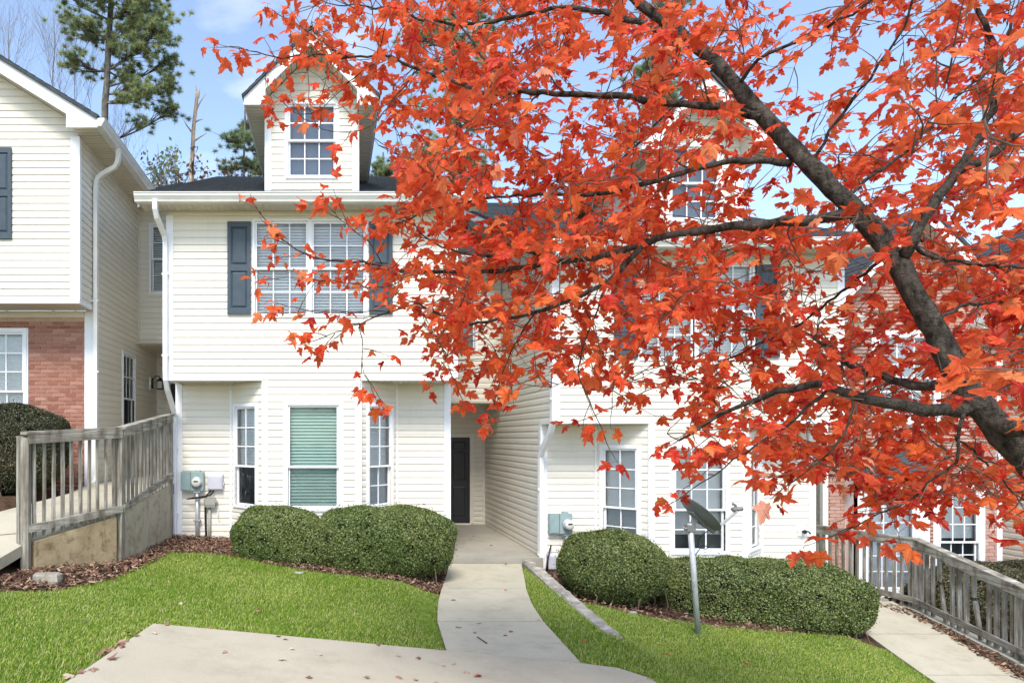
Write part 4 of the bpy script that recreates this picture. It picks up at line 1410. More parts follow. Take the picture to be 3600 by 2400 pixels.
LP = [(-2.69, 11.22, 0.365, -0.63), (-2.83, 9.02, 0.114, -0.957), (-3.60, 7.95, 0.045, -1.08)]
railing('railing', 'weathered grey wooden railing on the concrete wall at left', LP, [0, 1, 2], -1, [13, 10], [-1.80, -1.80, -1.60], bal_w=(0.030, 0.040))
MB().obox((-3.67, 7.99, 0), (0.7, 0.7, 0), (-0.7, 0.7, 0), (0, 0, 1), -0.045, 0.045, -0.045, 0.045, -1.30, 0.01).build('post', M_WOODV, bpy.data.objects['railing'])

rw = thing('retaining_wall', (-2.8, 9.5, -1.9), 'stained concrete retaining wall under the left railing', 'wall')


def wall_seg(root, a, b, za, zb, base_a, base_b, th, mat, name='wall_panel', off=0.0):
    a, b = Vector((*a, 0)), Vector((*b, 0))
    t = (b - a).normalized(); n = Vector((t.y, -t.x, 0))
    k = 14
    m = MB()
    rr = random.Random(5)
    vs, fs = [], []
    for i in range(k + 1):
        f = i / k
        p = a.lerp(b, f)
        z1 = za + (zb - za) * f; z0 = base_a + (base_b - base_a) * f
        j = rr.uniform(-0.006, 0.006)
        for o_, z in ((th / 2 + j, z1), (-th / 2, z1 + 0.0), (-th / 2, z0), (th / 2 + j, z0)):
            q = p + n * (o_ + off); vs.append((q.x, q.y, z))
    for i in range(k):
        for c in range(4):
            d = (c + 1) % 4
            fs.append((i * 4 + c, i * 4 + d, (i + 1) * 4 + d, (i + 1) * 4 + c))
    fs.append((0, 1, 2, 3)); fs.append((k * 4 + 3, k * 4 + 2, k * 4 + 1, k * 4))
    m.add(vs, fs)
    return m.build(name, mat, root)


wall_seg(rw, (-2.735, 11.25), (-2.855, 9.09), -0.78, -0.985, -1.95, -1.95, 0.16, M_RWALL2)
wall_seg(rw, (-2.91, 8.97), (-3.57, 8.03), -1.055, -1.24, -1.95, -1.75, 0.17, M_RWALL)

RP = [(9.12, 12.78, -1.675, -2.60), (9.55, 11.0, -1.675, -2.66), (9.20, 9.0, -1.99, -2.84), (8.93, 7.55, -2.22, -3.05)]
railing('railing', 'weathered grey wooden railing with loose balusters beside the right path', RP, [0, 1, 2, 3], 1, [14, 14, 10], [-2.8, -2.78, -3.1, -3.3], missing=(), short=(17, 22), loose=(18, 23))
rc = thing('concrete_kerb', (9.3, 10, -3.3), 'low grey concrete kerb under the right railing', 'kerb')
wall_seg(rc, (9.12, 12.7), (9.53, 11.05), -2.80, -2.80, -3.5, -3.5, 0.18, M_PATH, 'kerb_section')
wall_seg(rc, (9.53, 11.0), (9.16, 8.95), -2.80, -2.98, -3.5, -3.5, 0.20, M_PATH, 'kerb_section', -0.02)
wall_seg(rc, (9.15, 8.9), (8.90, 7.4), -2.99, -3.16, -3.6, -3.6, 0.20, M_PATH, 'kerb_section', -0.02)

# flaking beam along the path, holding the lawn above the neighbour's bed
bm_ = thing('edging_beam', (3.1, 9.2, -2.4), 'flaking grey edging beam running from the porch between lawn and round bush', 'beam')
m = MB()
rr = random.Random(2)
vs, fs, k = [], [], 40
for i in range(k + 1):
    f = i / k
    x, d = 3.27 + (3.02 - 3.27) * f, 11.24 + (7.12 - 11.24) * f
    z = -2.055 + (-2.135 + 2.055) * f
    w = 0.095
    j = [rr.uniform(-0.010, 0.010) for _ in range(6)]
    for dx, dz in ((-w + j[0], -0.02 + j[1]), (-w + 0.03 + j[2], 0.012 + j[3]), (w - 0.03 + j[4], 0.014 + j[5]), (w + j[1], -0.025 + j[2]), (w, -0.32), (-w, -0.32)):
        vs.append((x + dx, d, z + dz))
for i in range(k):
    for c in range(6):
        e = (c + 1) % 6
        fs.append((i * 6 + c, i * 6 + e, (i + 1) * 6 + e, (i + 1) * 6 + c))
fs.append(tuple(range(6))); fs.append(tuple(k * 6 + c for c in range(5, -1, -1)))
m.add(vs, fs)
m.build('beam_body', M_BEAM, bm_)

# broken block and small stones by the left railing
def rock(name, c, sx, sy, sz, mat, label, cat, seed, group=None):
    r_ = random.Random(seed)
    m = MB()
    n = 9
    rings = []
    for z, s in ((-0.5, 0.92), (-0.1, 1.0), (0.35, 0.97), (0.5, 0.86)):
        ring = []
        for k in range(n):
            a = 2 * math.pi * k / n
            ca, sa = math.cos(a), math.sin(a)
            q = max(abs(ca), abs(sa)) ** 0.75
            ring.append((c[0] + ca / q * sx * 0.5 * s * r_.uniform(0.93, 1.04), c[1] + sa / q * sy * 0.5 * s * r_.uniform(0.93, 1.04), c[2] + z * sz * r_.uniform(0.93, 1.05)))
        rings.append(ring)
    vs = [p for r in rings for p in r]
    fs = [(i * n + k, i * n + (k + 1) % n, (i + 1) * n + (k + 1) % n, (i + 1) * n + k) for i in range(3) for k in range(n)]
    fs += [tuple(range(n - 1, -1, -1)), tuple(3 * n + k for k in range(n))]
    m.add(vs, fs)
    base = Vector((c[0], c[1], c[2] - sz / 2))
    o = m.build(name, mat, None, None, tuple(base))
    return tag(o, label, cat, group)


p = px(165, 2020, 7.45)
rock('concrete_block', (p.x, p.y, G1(p.x, p.y) + 0.04), 0.30, 0.18, 0.13, M_STONE, 'broken pale concrete block in front of the left railing post', 'block', 3)
p = px(1050, 2012, 9.1)
rock('flat_stone', (p.x, p.y, G1(p.x, p.y) + 0.015), 0.13, 0.08, 0.03, M_BEAM, 'small flat pale stone at the lawn edge before the left hedge', 'stone', 4)
p = px(2225, 2185, 9.1)
rock('flat_stone', (p.x, p.y, G1(p.x, p.y) + 0.02), 0.10, 0.07, 0.04, M_BEAM, 'small tan stone at the foot of the round bush', 'stone', 6)

# ------------------------------------------------------------------ things on the walls
def meter(x0, x1, z0, z1, dial, label, proud, ground):
    root = thing('electric_meter', ((x0 + x1) / 2, 11.46, z0), label, 'electric meter')
    y = 11.466
    xm = x0 + (x1 - x0) * 0.44
    MB().box(x0, xm - 0.003, y - 0.10, y, z0, z1).build('breaker_box', M_METALG, root)
    MB().box(x0 + 0.012, xm - 0.012, y - 0.108, y - 0.101, z0 + 0.015, z1 - 0.02).build('box_cover', M_METALG, root)
    MB().box(xm + 0.003, x1, y - 0.105, y, z0, z1).build('meter_box', M_METALG, root)
    MB().box(xm + 0.06, x1 - 0.06, y - 0.09, y - 0.02, z1, z1 + 0.025).build('hub_cap', M_METALG, root)
    m = MB(); m.smooth = True
    m.lathe((dial[0], y - 0.105, dial[1]), (0, -1, 0), [(0, 0.094), (0.03, 0.094), (0.03, 0.085), (proud, 0.083)], 28)
    m.build('meter_ring', M_STEEL, root)
    m = MB(); m.smooth = True
    m.lathe((dial[0], y - 0.105 - proud, dial[1]), (0, -1, 0), [(0, 0.080), (0.02, 0.078), (0.035, 0.060), (0.04, 0.02)], 28)
    g = m.build('meter_face', M_METER, root)
    MB().box(dial[0] - 0.035, dial[0] + 0.035, y - 0.152 - proud, y - 0.142 - proud, dial[1] + 0.012, dial[1] + 0.032).build('display', M_BLACK, g)
    m = MB().tube([(dial[0], y - 0.055, z0), (dial[0], y - 0.055, ground)], 0.032, 12); m.smooth = True
    m.build('conduit', M_STEEL, root)
    for zz in (z0 - 0.5, z0 - 0.02):
        MB().box(dial[0] - 0.058, dial[0] + 0.058, y - 0.095, y - 0.005, zz - 0.012, zz + 0.012).build('conduit_clamp', M_STEEL, root)
    return root


meter(-2.54, -2.155, -0.907, -0.59, (-2.27, -0.765), 'grey-green electric meter on the wall beside the left railing', 0.035, -1.9)
meter(3.68, 4.06, -1.63, -1.295, (3.985, -1.475), 'grey-green electric meter above the round bush', 0.075, -2.5)


def utility_box(x0, x1, z0, z1, label, y=11.464):
    root = thing('utility_box', ((x0 + x1) / 2, y, z0), label, 'utility box')
    m = MB()
    b = 0.02
    m.add([(x0, y, z0), (x1, y, z0), (x1, y, z1), (x0, y, z1), (x0 + 0.006, y - 0.07, z0 + 0.004), (x1 - 0.006, y - 0.07, z0 + 0.004), (x1 - 0.006, y - 0.07, z1 - 0.02), (x0 + 0.006, y - 0.07, z1 - 0.02),
           (x0 + b, y - 0.09, z0 + b), (x1 - b, y - 0.09, z0 + b), (x1 - b, y - 0.09, z1 - 0.045), (x0 + b, y - 0.09, z1 - 0.045)],
          [(8, 9, 10, 11), (0, 1, 5, 4), (1, 2, 6, 5), (2, 3, 7, 6), (3, 0, 4, 7), (4, 5, 9, 8), (5, 6, 10, 9), (6, 7, 11, 10), (7, 4, 8, 11)])
    m.build('box_body', M_GREYP, root)
    n = 7
    for i in range(n):
        xx = x0 + 0.035 + (x1 - x0 - 0.07) * i / (n - 1)
        MB().box(xx - 0.006, xx + 0.006, y - 0.095, y - 0.089, z0 + 0.035, z1 - 0.075).build('rib', M_GREYP, root)
    MB().box(x1 - 0.012, x1 + 0.012, y - 0.05, y - 0.015, (z0 + z1) / 2 - 0.06, (z0 + z1) / 2).build('latch', M_GREYP, root)
    return root


utility_box(-2.10, -1.83, -0.90, -0.62, 'pale grey ribbed utility box on the wall between meter and bay window')
utility_box(3.645, 3.895, -2.245, -1.965, 'pale grey ribbed utility box low on the wall under the right meter')
jb = thing('junction_box', (-2.04, 11.46, -1.19), 'small grey junction box with thin conduit under the utility box', 'junction box')
MB().box(-2.125, -1.965, 11.37, 11.464, -1.185, -1.035).build('box_body', M_BOXG, jb)
MB().box(-2.13, -1.96, 11.36, 11.369, -1.15, -1.03).build('lid', M_BOXG, jb)
m = MB().lathe((-1.965, 11.42, -1.10), (1, 0, 0), [(0, 0.045), (0.02, 0.05), (0.035, 0.03)], 14); m.smooth = True; m.build('dial_knob', M_BOXG, jb)
m = MB().tube([(-2.065, 11.43, -1.185), (-2.065, 11.43, -1.9)], 0.024, 10); m.smooth = True; m.build('conduit', M_BOXG, jb)
m = MB(); m.smooth = True
m.tube([(-1.99, 11.41, -0.905), (-2.03, 11.40, -0.97), (-2.11, 11.40, -1.005), (-2.18, 11.41, -1.01)], 0.014, 8)
m.tube([(-2.04, 11.41, -0.905), (-2.09, 11.40, -0.965), (-2.12, 11.40, -1.0)], 0.014, 8)
m.tube([(-2.12, 11.405, -1.0), (-2.135, 11.415, -1.2), (-2.13, 11.42, -1.5), (-2.115, 11.425, -1.88)], 0.016, 8)
m.tube([(-2.16, 11.36, -1.01), (-2.30, 11.34, -1.025), (-2.44, 11.38, -1.05)], [0.016, 0.018, 0.008], 8)
o = m.build('cable', M_BLACK, None, None, (-2.12, 11.42, -1.88)); tag(o, 'black cables hanging from the utility box beside the meter', 'cable')
m = MB(); m.smooth = True
m.tube([(-1.915, 11.44, -1.20), (-1.915, 11.44, -1.33), (-1.925, 11.43, -1.36), (-1.92, 11.43, -1.40), (-1.90, 11.43, -1.40), (-1.90, 11.43, -1.35)], 0.005, 6)
o = m.build('hook', M_STEEL, None, None, (-1.915, 11.44, -1.4)); tag(o, 'thin wire hook hanging on the siding right of the junction box', 'hook')
m = MB(); m.smooth = True
m.tube([(3.60, 11.30, -2.28), (3.62, 11.32, -2.12), (3.66, 11.36, -2.0), (3.72, 11.42, -1.83)], 0.014, 8)
m.tube([(3.64, 11.33, -2.24), (3.65, 11.38, -2.05), (3.66, 11.43, -1.97)], 0.009, 8)
o = m.build('cable', M_BLACK, None, None, (3.6, 11.3, -2.28)); tag(o, 'black cable leaning at the corner beside the porch downspout', 'cable')
wp = thing('wall_outlet', (8.02, 11.44, -1.62), 'small outdoor tap on the right corner above the box hedge', 'tap')
MB().box(7.92, 8.06, 11.44, 11.464, -1.68, -1.52).build('back_plate', M_WHITE, wp)
m = MB().lathe((7.99, 11.44, -1.60), (0, -1, 0), [(0, 0.014), (0.05, 0.014), (0.05, 0.034), (0.07, 0.034)], 12); m.build('valve', M_IRON, wp)
m = MB().tube([(8.0, 11.42, -1.60), (8.07, 11.40, -1.60), (8.09, 11.38, -1.64)], 0.014, 8); m.build('spout', M_IRON, wp)

# wall lantern in the left entry
ln = thing('wall_lantern', (-4.04, 15.1, 1.05), 'black wall lantern in the entry left of the downspout', 'lantern')
MB().box(-4.05, -4.02, 14.99, 15.21, 1.05, 1.33).build('mount_block', M_WHITE, ln)
MB().box(-4.02, -3.995, 15.05, 15.15, 1.08, 1.31).build('back_plate', M_IRON, ln)
m = MB().tube([(-3.995, 15.1, 1.28), (-3.94, 15.1, 1.36), (-3.87, 15.1, 1.36), (-3.83, 15.1, 1.31)], 0.011, 8); m.smooth = True; m.build('arm', M_IRON, ln)
m = MB().lathe((-3.83, 15.1, 1.32), (0, 0, -1), [(0, 0.012), (0.015, 0.03), (0.07, 0.085), (0.075, 0.085)], 4); m.build('cap', M_IRON, ln)
m = MB()
for sx in (-1, 1):
    for sy in (-1, 1):
        m.box(-3.83 + sx * 0.058 - 0.006, -3.83 + sx * 0.058 + 0.006, 15.1 + sy * 0.058 - 0.006, 15.1 + sy * 0.058 + 0.006, 1.08, 1.25)
m.box(-3.90, -3.76, 15.03, 15.17, 1.06, 1.08)
m.build('cage', M_IRON, ln)
MB().box(-3.88, -3.78, 15.05, 15.15, 1.085, 1.24).build('lantern_glass', M_METER, ln)

# ------------------------------------------------------------------ satellite dish
DD_ = 8.55
base = px(2455, 2219, DD_); topp = px(2426, 1838, DD_)
base.z = G1(base.x, base.y) - 0.02
sd = thing('satellite_dish', tuple(base), 'grey satellite dish on a leaning steel pole in front of the box hedge', 'satellite dish')
m = MB().tube([base, base.lerp(topp, 0.5), topp], 0.034, 16); m.smooth = True; m.build('pole', M_STEEL, sd)
cen = px(2462, 1806, DD_ - 0.02)
ax = Vector((0.70, 0.02, 0.66)).normalized()
m = MB(); m.smooth = True
rim = 0.285
prof_o = [(-0.062 + 0.062 * (r / rim) ** 2, max(r, 0.004)) for r in np.linspace(0, rim, 9)]
prof_i = [(a + 0.008, r * 0.995) for a, r in prof_o[::-1]]
m.lathe(cen, ax, prof_o + [(0.004, rim + 0.006), (0.010, rim + 0.004)] + prof_i, 40)
m.build('reflector', M_DISH, sd)
side = Vector((0.68, 0.0, -0.73)); side = (side - ax * side.dot(ax)).normalized()
third = ax.cross(side)
a0 = cen + side * (rim * 0.96); a1 = px(2590, 1797, DD_ + 0.12)
m = MB().beam(a0 - ax * 0.03, a1, 0.026, 0.034); m.build('feed_arm', M_STEEL, sd)
m = MB().beam(cen - ax * 0.075 + side * 0.02, cen - ax * 0.03 + side * rim * 1.0, 0.05, 0.045); m.build('arm_bracket', M_DISH, sd)
dv = (cen - a1).normalized()
m = MB(); m.smooth = True
m.lathe(a1 + dv * 0.06 + Vector((0, 0, 0.03)), -dv, [(0, 0.030), (0.02, 0.033), (0.03, 0.022), (0.07, 0.022), (0.075, 0.03), (0.14, 0.028)], 14)
m.build('feed_horn', M_DISH, sd)
m = MB().tube([a1 + Vector((0, 0, 0.02)), a1 + Vector((-0.02, 0, 0.085)), a1 + Vector((-0.055, 0, 0.10))], 0.018, 8); m.build('feed_horn_mount', M_DISH, sd)
m = MB().beam(topp - Vector((0, 0, 0.06)), cen - ax * 0.07, 0.055, 0.06); m.build('mount_arm', M_DISH, sd)
m = MB()
m.box(topp.x - 0.055, topp.x + 0.05, topp.y - 0.045, topp.y + 0.045, topp.z - 0.10, topp.z - 0.02)
m.build('pole_clamp', M_DISH, sd)
m = MB().obox(cen - ax * 0.072, side, third, ax, -0.11, 0.11, -0.06, 0.06, -0.012, 0.012); m.build('back_plate', M_DISH, sd)
for q in (-0.03, 0.03):
    m = MB().tube([topp + Vector((-0.08, q, -0.06)), topp + Vector((0.08, q, -0.06))], 0.007, 6); m.build('bolt', M_STEEL, sd)
pts = [cen - ax * 0.03 + side * 0.22, px(2462, 1885, DD_), px(2453, 1905, DD_), px(2455, 1925, DD_), px(2470, 1915, DD_ - 0.03), px(2488, 1920, DD_), px(2482, 1930, DD_), px(2462, 1926, DD_), px(2444, 1950, DD_)]
m = MB().tube(pts, 0.006, 6); m.smooth = True; m.build('cable', M_BLACK, sd)

# ------------------------------------------------------------------ hedges
def leaf_cloud(P, N, rn, size, aspect=0.55, tilt=0.8, seed=1):
    """diamond-shaped leaves at points P around directions N"""
    g = np.random.default_rng(seed)
    n = len(P)
    nn = N + g.normal(0, tilt, (n, 3)); nn /= np.linalg.norm(nn, axis=1, keepdims=True) + 1e-9
    a = g.normal(0, 1, (n, 3)); t = np.cross(nn, a); t /= np.linalg.norm(t, axis=1, keepdims=True) + 1e-9
    b = np.cross(nn, t)
    s = size * g.uniform(0.7, 1.25, (n, 1))
    v = np.stack([P - t * s * 0.5, P + b * s * aspect * 0.5 + nn * s * 0.1, P + t * s * 0.55, P - b * s * aspect * 0.5 + nn * s * 0.1], 1).reshape(-1, 3)
    f = np.arange(n * 4).reshape(n, 4)
    return v, f, np.repeat(rn, 4)


def lump_noise(P, amp):
    return amp * (np.sin(P[:, 0] * 5.1 + 1.3) * np.sin(P[:, 1] * 4.3 + 0.5) + 0.6 * np.sin(P[:, 0] * 11.0 + P[:, 2] * 9) + 0.5 * np.sin(P[:, 2] * 13 + P[:, 1] * 7))


def hedge(name, label, lobes, count, mat, size, seed, amp=0.024, group=None, thin_low=True):
    g = np.random.default_rng(seed)
    c0 = lobes[0]
    zb = min(l[2] - l[5] for l in lobes)
    root = thing(name, (c0[0], c0[1], zb), label, 'hedge' if 'hedge' in name else 'bush', group)
    core = MB(); core.smooth = True
    AP, AN, AR = [], [], []
    tot = sum(l[3] * l[4] + l[3] * l[5] + l[4] * l[5] for l in lobes)
    for li, (cx, cy, cz, a, b, c, e) in enumerate(lobes):
        k = int(count * (a * b + a * c + b * c) / tot)
        ab = np.array([a, b, c])
        d = g.normal(0, 1, (k * 4, 3)); d /= np.linalg.norm(d, axis=1, keepdims=True)
        w = np.sqrt(((d / ab) ** 2).sum(1)); d = d[g.random(len(d)) < w / w.max()]
        r = (np.abs(d) ** e).sum(1) ** (-1 / e)
        q = d * r[:, None]
        nrm = np.sign(q) * np.abs(q) ** (e - 1) / ab; nrm /= np.linalg.norm(nrm, axis=1, keepdims=True) + 1e-9
        P = q * ab + np.array([cx, cy, cz])
        P += nrm * (lump_noise(P, amp) - np.abs(g.normal(0, 0.03, len(P))) + 0.02 + np.where(g.random(len(P)) < 0.025, g.uniform(0.0, 0.06, len(P)), 0))[:, None]
        tp = 1 - 0.16 * np.clip(0.35 - (P[:, 2] - cz) / (2 * c), 0, 1) ** 1.3
        P[:, 0] = cx + (P[:, 0] - cx) * tp; P[:, 1] = cy + (P[:, 1] - cy) * tp
        ok = P[:, 2] > cz - c * 0.98
        hol = np.sin(P[:, 0] * 17 + seed) * np.sin(P[:, 2] * 19 + P[:, 1] * 6) * np.sin(P[:, 1] * 15 + P[:, 0] * 5)
        ok &= ~((hol > 0.45) & (g.random(len(P)) < 0.75))
        if thin_low:
            low = (P[:, 2] - (cz - c)) / (2 * c)
            ok &= g.random(len(P)) < np.clip(0.25 + low * 3.2, 0.25, 1)
        for lj, (x2, y2, z2, a2, b2, c2, e2) in enumerate(lobes):
            if lj == li: continue
            qq = np.abs((P - np.array([x2, y2, z2])) / np.array([a2, b2, c2]))
            ok &= ((qq ** e2).sum(1) > 0.62)
        P, nrm = P[ok], nrm[ok]
        AP.append(P); AN.append(nrm)
        patch = 0.5 + 0.5 * np.sin(P[:, 0] * 3.1 + P[:, 2] * 4.0 + seed)
        AR.append(np.clip(g.random(len(P)) * 0.70 + patch * 0.25 + np.where(g.random(len(P)) < 0.02, 0.3, 0), 0, 1))
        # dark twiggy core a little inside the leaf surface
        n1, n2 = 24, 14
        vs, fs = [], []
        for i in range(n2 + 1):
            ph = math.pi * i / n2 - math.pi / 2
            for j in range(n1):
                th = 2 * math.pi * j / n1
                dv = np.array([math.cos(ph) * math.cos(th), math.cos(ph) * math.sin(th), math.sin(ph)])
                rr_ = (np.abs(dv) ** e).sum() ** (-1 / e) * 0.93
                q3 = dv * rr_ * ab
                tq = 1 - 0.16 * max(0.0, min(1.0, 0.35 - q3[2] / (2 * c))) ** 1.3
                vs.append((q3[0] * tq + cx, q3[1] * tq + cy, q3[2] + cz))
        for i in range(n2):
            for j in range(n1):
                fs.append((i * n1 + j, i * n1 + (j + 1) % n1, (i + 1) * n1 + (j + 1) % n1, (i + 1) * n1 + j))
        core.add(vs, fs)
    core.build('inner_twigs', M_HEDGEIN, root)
    P, N, rn = np.concatenate(AP), np.concatenate(AN), np.concatenate(AR)
    v, f, r4 = leaf_cloud(P, N, rn, size, 0.6, 0.75, seed)
    np_mesh('foliage', v, f, mat, root, r4, 'stuff')
    # stems at the foot
    m = MB()
    rs = random.Random(seed)
    for (cx, cy, cz, a, b, c, e) in lobes:
        for i in range(int(6 + a * 6)):
            x = cx + rs.uniform(-0.8, 0.8) * a; y = cy - rs.uniform(0.2, 0.85) * b
            gz = G1(x, y) - 0.03
            m.tube([(x, y, gz), (x + rs.uniform(-0.05, 0.05), y, gz + 0.12), (x + rs.uniform(-0.12, 0.12), y + 0.05, cz - c * 0.3)], [0.012, 0.010, 0.006], 5)
    m.build('stems', M_TWIG, root, 'stuff')
    return root


HQ = 1.0
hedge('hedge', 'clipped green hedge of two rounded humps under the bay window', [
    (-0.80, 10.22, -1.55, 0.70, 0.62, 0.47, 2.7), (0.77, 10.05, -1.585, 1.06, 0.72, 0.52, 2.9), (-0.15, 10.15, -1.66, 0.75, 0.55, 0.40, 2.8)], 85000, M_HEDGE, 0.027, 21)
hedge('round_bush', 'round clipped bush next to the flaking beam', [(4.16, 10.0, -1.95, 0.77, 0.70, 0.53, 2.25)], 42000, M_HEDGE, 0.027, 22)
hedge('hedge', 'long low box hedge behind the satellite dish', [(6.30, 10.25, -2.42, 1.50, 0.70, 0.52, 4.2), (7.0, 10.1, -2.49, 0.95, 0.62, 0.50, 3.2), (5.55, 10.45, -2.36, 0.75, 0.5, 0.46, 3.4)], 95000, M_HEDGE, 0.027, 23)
hedge('hedge', 'bronzed clipped hedge before the brick wall at the left edge', [(-5.35, 10.45, -0.2, 1.28, 0.55, 0.68, 3.4)], 40000, M_HEDGEB, 0.030, 24)
hedge('hedge', 'dark sparse hedge on the far side of the right railing', [(11.8, 11.3, -2.75, 2.1, 0.6, 0.62, 2.8)], 42000, M_HEDGEB, 0.032, 25)

# ------------------------------------------------------------------ mulch, grass and litter
def scatter_in(poly, n, g):
    A = np.array(poly)
    P = np.stack([g.uniform(A[:, 0].min(), A[:, 0].max(), n), g.uniform(A[:, 1].min(), A[:, 1].max(), n)], 1)
    return P[pip(P, poly)]


def chips(name, label, poly, n, lo, hi, seed, zoff=0.0, lift=0.03):
    g = np.random.default_rng(seed)
    P = scatter_in(poly, n, g)
    k = len(P)
    z = G(P[:, 0], P[:, 1]) + zoff + g.random(k) * lift
    C = np.stack([P[:, 0], P[:, 1], z], 1)
    a = g.uniform(0, 2 * np.pi, k); ti = g.normal(0, 0.35, k)
    t = np.stack([np.cos(a) * np.cos(ti), np.sin(a) * np.cos(ti), np.sin(ti)], 1)
    b = np.stack([-np.sin(a), np.cos(a), g.normal(0, 0.45, k)], 1); b /= np.linalg.norm(b, axis=1, keepdims=True)
    L = g.uniform(lo, hi, (k, 1)); w = L * g.uniform(0.15, 0.45, (k, 1)); w = np.minimum(w, 0.03)
    v = np.stack([C - t * L / 2 - b * w / 2, C + t * L / 2 - b * w / 2, C + t * L / 2 + b * w / 2, C - t * L / 2 + b * w / 2], 1).reshape(-1, 3)
    f = np.arange(k * 4).reshape(k, 4)
    o = np_mesh(name, v, f, M_MULCH, None, np.repeat(g.random(k), 4), 'stuff')
    return tag(o, label, 'mulch')


BED1 = [(-2.66, 11.44), (-2.6, 10.4), (-2.45, 9.8), (-1.9, 9.95), (-1.35, 9.80), (-0.9, 9.5), (-0.2, 9.25), (0.6, 9.17), (1.42, 9.08), (1.56, 9.4), (1.95, 11.25), (1.9, 11.46), (1.1, 11.46), (0.4, 10.8), (-1.1, 10.8), (-1.7, 11.46)]
chips('mulch', 'reddish brown bark mulch under the left hedge and meters', BED1, 30000, 0.015, 0.06, 31, 0.0, 0.05)
BED2 = [(3.2, 7.4), (3.34, 9.2), (3.68, 9.14), (4.25, 8.86), (5.2, 8.95), (6.4, 9.25), (7.5, 9.5), (7.9, 10.6), (7.9, 11.4), (3.6, 11.4), (3.36, 11.2)]
chips('mulch', 'dark mulch under the round bush and box hedge', BED2, 9000, 0.02, 0.08, 32, 0.0, 0.03)
BED3 = [(-2.66, 11.2), (-2.76, 9.0), (-3.5, 7.90), (-3.6, 7.4), (-4.2, 7.0), (-4.6, 6.5), (-4.1, 6.35), (-3.42, 6.78), (-2.9, 7.18), (-2.56, 7.9), (-2.44, 8.6), (-2.36, 9.4), (-2.34, 9.85), (-2.5, 10.5)]
chips('mulch', 'straw and bark litter along the left retaining wall', BED3, 14000, 0.02, 0.085, 33, 0.0, 0.045)
BED4 = [(8.86, 11.2), (9.42, 11.0), (9.06, 9.0), (8.8, 7.5), (8.4, 7.5), (8.62, 8.5), (8.9, 9.6), (9.1, 10.6)]
chips('mulch', 'dark leaf litter between the right path and kerb', BED4, 4000, 0.02, 0.08, 34, 0.02, 0.03)


def grass(name, label, poly, n, seed):
    g = np.random.default_rng(seed)
    P = scatter_in(poly, n, g)
    P = P + g.normal(0, 0.013, P.shape)                              # ragged edge creeping over the concrete
    d = P[:, 1]
    keep = (d > 3.4) & (P[:, 0] > -6.2) & (P[:, 0] < 9)
    P = P[keep]; k = len(P)
    z = G(P[:, 0], P[:, 1]) + 0.006
    C = np.stack([P[:, 0], P[:, 1], z], 1)
    a = g.uniform(0, 2 * np.pi, k)
    lean = g.uniform(0.1, 1.1, k)
    h = g.uniform(0.014, 0.044, k)
    patch = 0.5 + 0.25 * np.sin(P[:, 0] * 1.7 + P[:, 1] * 2.3) + 0.25 * np.sin(P[:, 0] * 4.1 - P[:, 1] * 3.3 + 2) * np.sin(P[:, 1] * 1.9)
    h *= 0.8 + 0.35 * patch
    dr = np.stack([np.cos(a), np.sin(a), np.zeros(k)], 1)
    sd_ = np.stack([-np.sin(a + 0.6), np.cos(a + 0.6), np.zeros(k)], 1)
    w = g.uniform(0.0026, 0.0052, (k, 1))
    tip = C + dr * (np.sin(lean) * h)[:, None] + np.array([0, 0, 1]) * (np.cos(lean) * h)[:, None]
    v = np.stack([C - sd_ * w, C + sd_ * w, tip], 1).reshape(-1, 3)
    f = np.arange(k * 3).reshape(k, 3)
    near = np.clip((7.2 - P[:, 1]) / 3.0, 0, 1)
    rn = np.clip(g.normal(0.44, 0.27, k) + (patch - 0.5) * 0.42 - near * 0.10, 0, 1)
    straw = g.random(k) < 0.035
    rn[straw] = g.uniform(0.9, 1.0, straw.sum())
    o = np_mesh(name, v, f, M_GRASS, None, np.repeat(rn, 3), 'stuff')
    return tag(o, label, 'grass')


GL = [p_ if p_[1] > 3 else (max(-6.2, p_[0]), 3.0) for p_ in LAWN_L]
GL = [(-2.12, 3.0), (-6.2, 3.0), (-6.2, 5.8)] + [p_ for p_ in LAWN_L[6:]] + [p_ for p_ in LAWN_L[:2]]
GR = [p_ for p_ in LAWN_R if p_[1] > 3.0][:-3] + [(2.90, 4.0), (2.88, 5.5), (2.82, 5.96), (2.64, 6.17)]
grass('grass', 'short bright green grass blades left of the path', GL, 420000, 41)
grass('grass', 'short bright green grass blades right of the path', GR, 400000, 42)
# ------------------------------------------------------------------ the red maple
def catmull(pts, step):
    pts = [Vector(p) for p in pts]
    q = [pts[0] * 2 - pts[1]] + pts + [pts[-1] * 2 - pts[-2]]
    out = []
    for i in range(1, len(q) - 2):
        p0, p1, p2, p3 = q[i - 1], q[i], q[i + 1], q[i + 2]
        n = max(2, int((p2 - p1).length / step))
        for j in range(n):
            t = j / n
            out.append(0.5 * ((2 * p1) + (p2 - p0) * t + (2 * p0 - 5 * p1 + 4 * p2 - p3) * t * t + (3 * p1 - p0 - 3 * p2 + p3) * t ** 3))
    out.append(pts[-1])
    return out


rt = random.Random(77)
gbase = (3.45, 3.05, G1(3.45, 3.05))
MT = thing('maple_tree', gbase, 'leaning maple tree with bright red-orange autumn leaves in the foreground', 'tree')
NODES = []                                              # (point, tangent, radius)


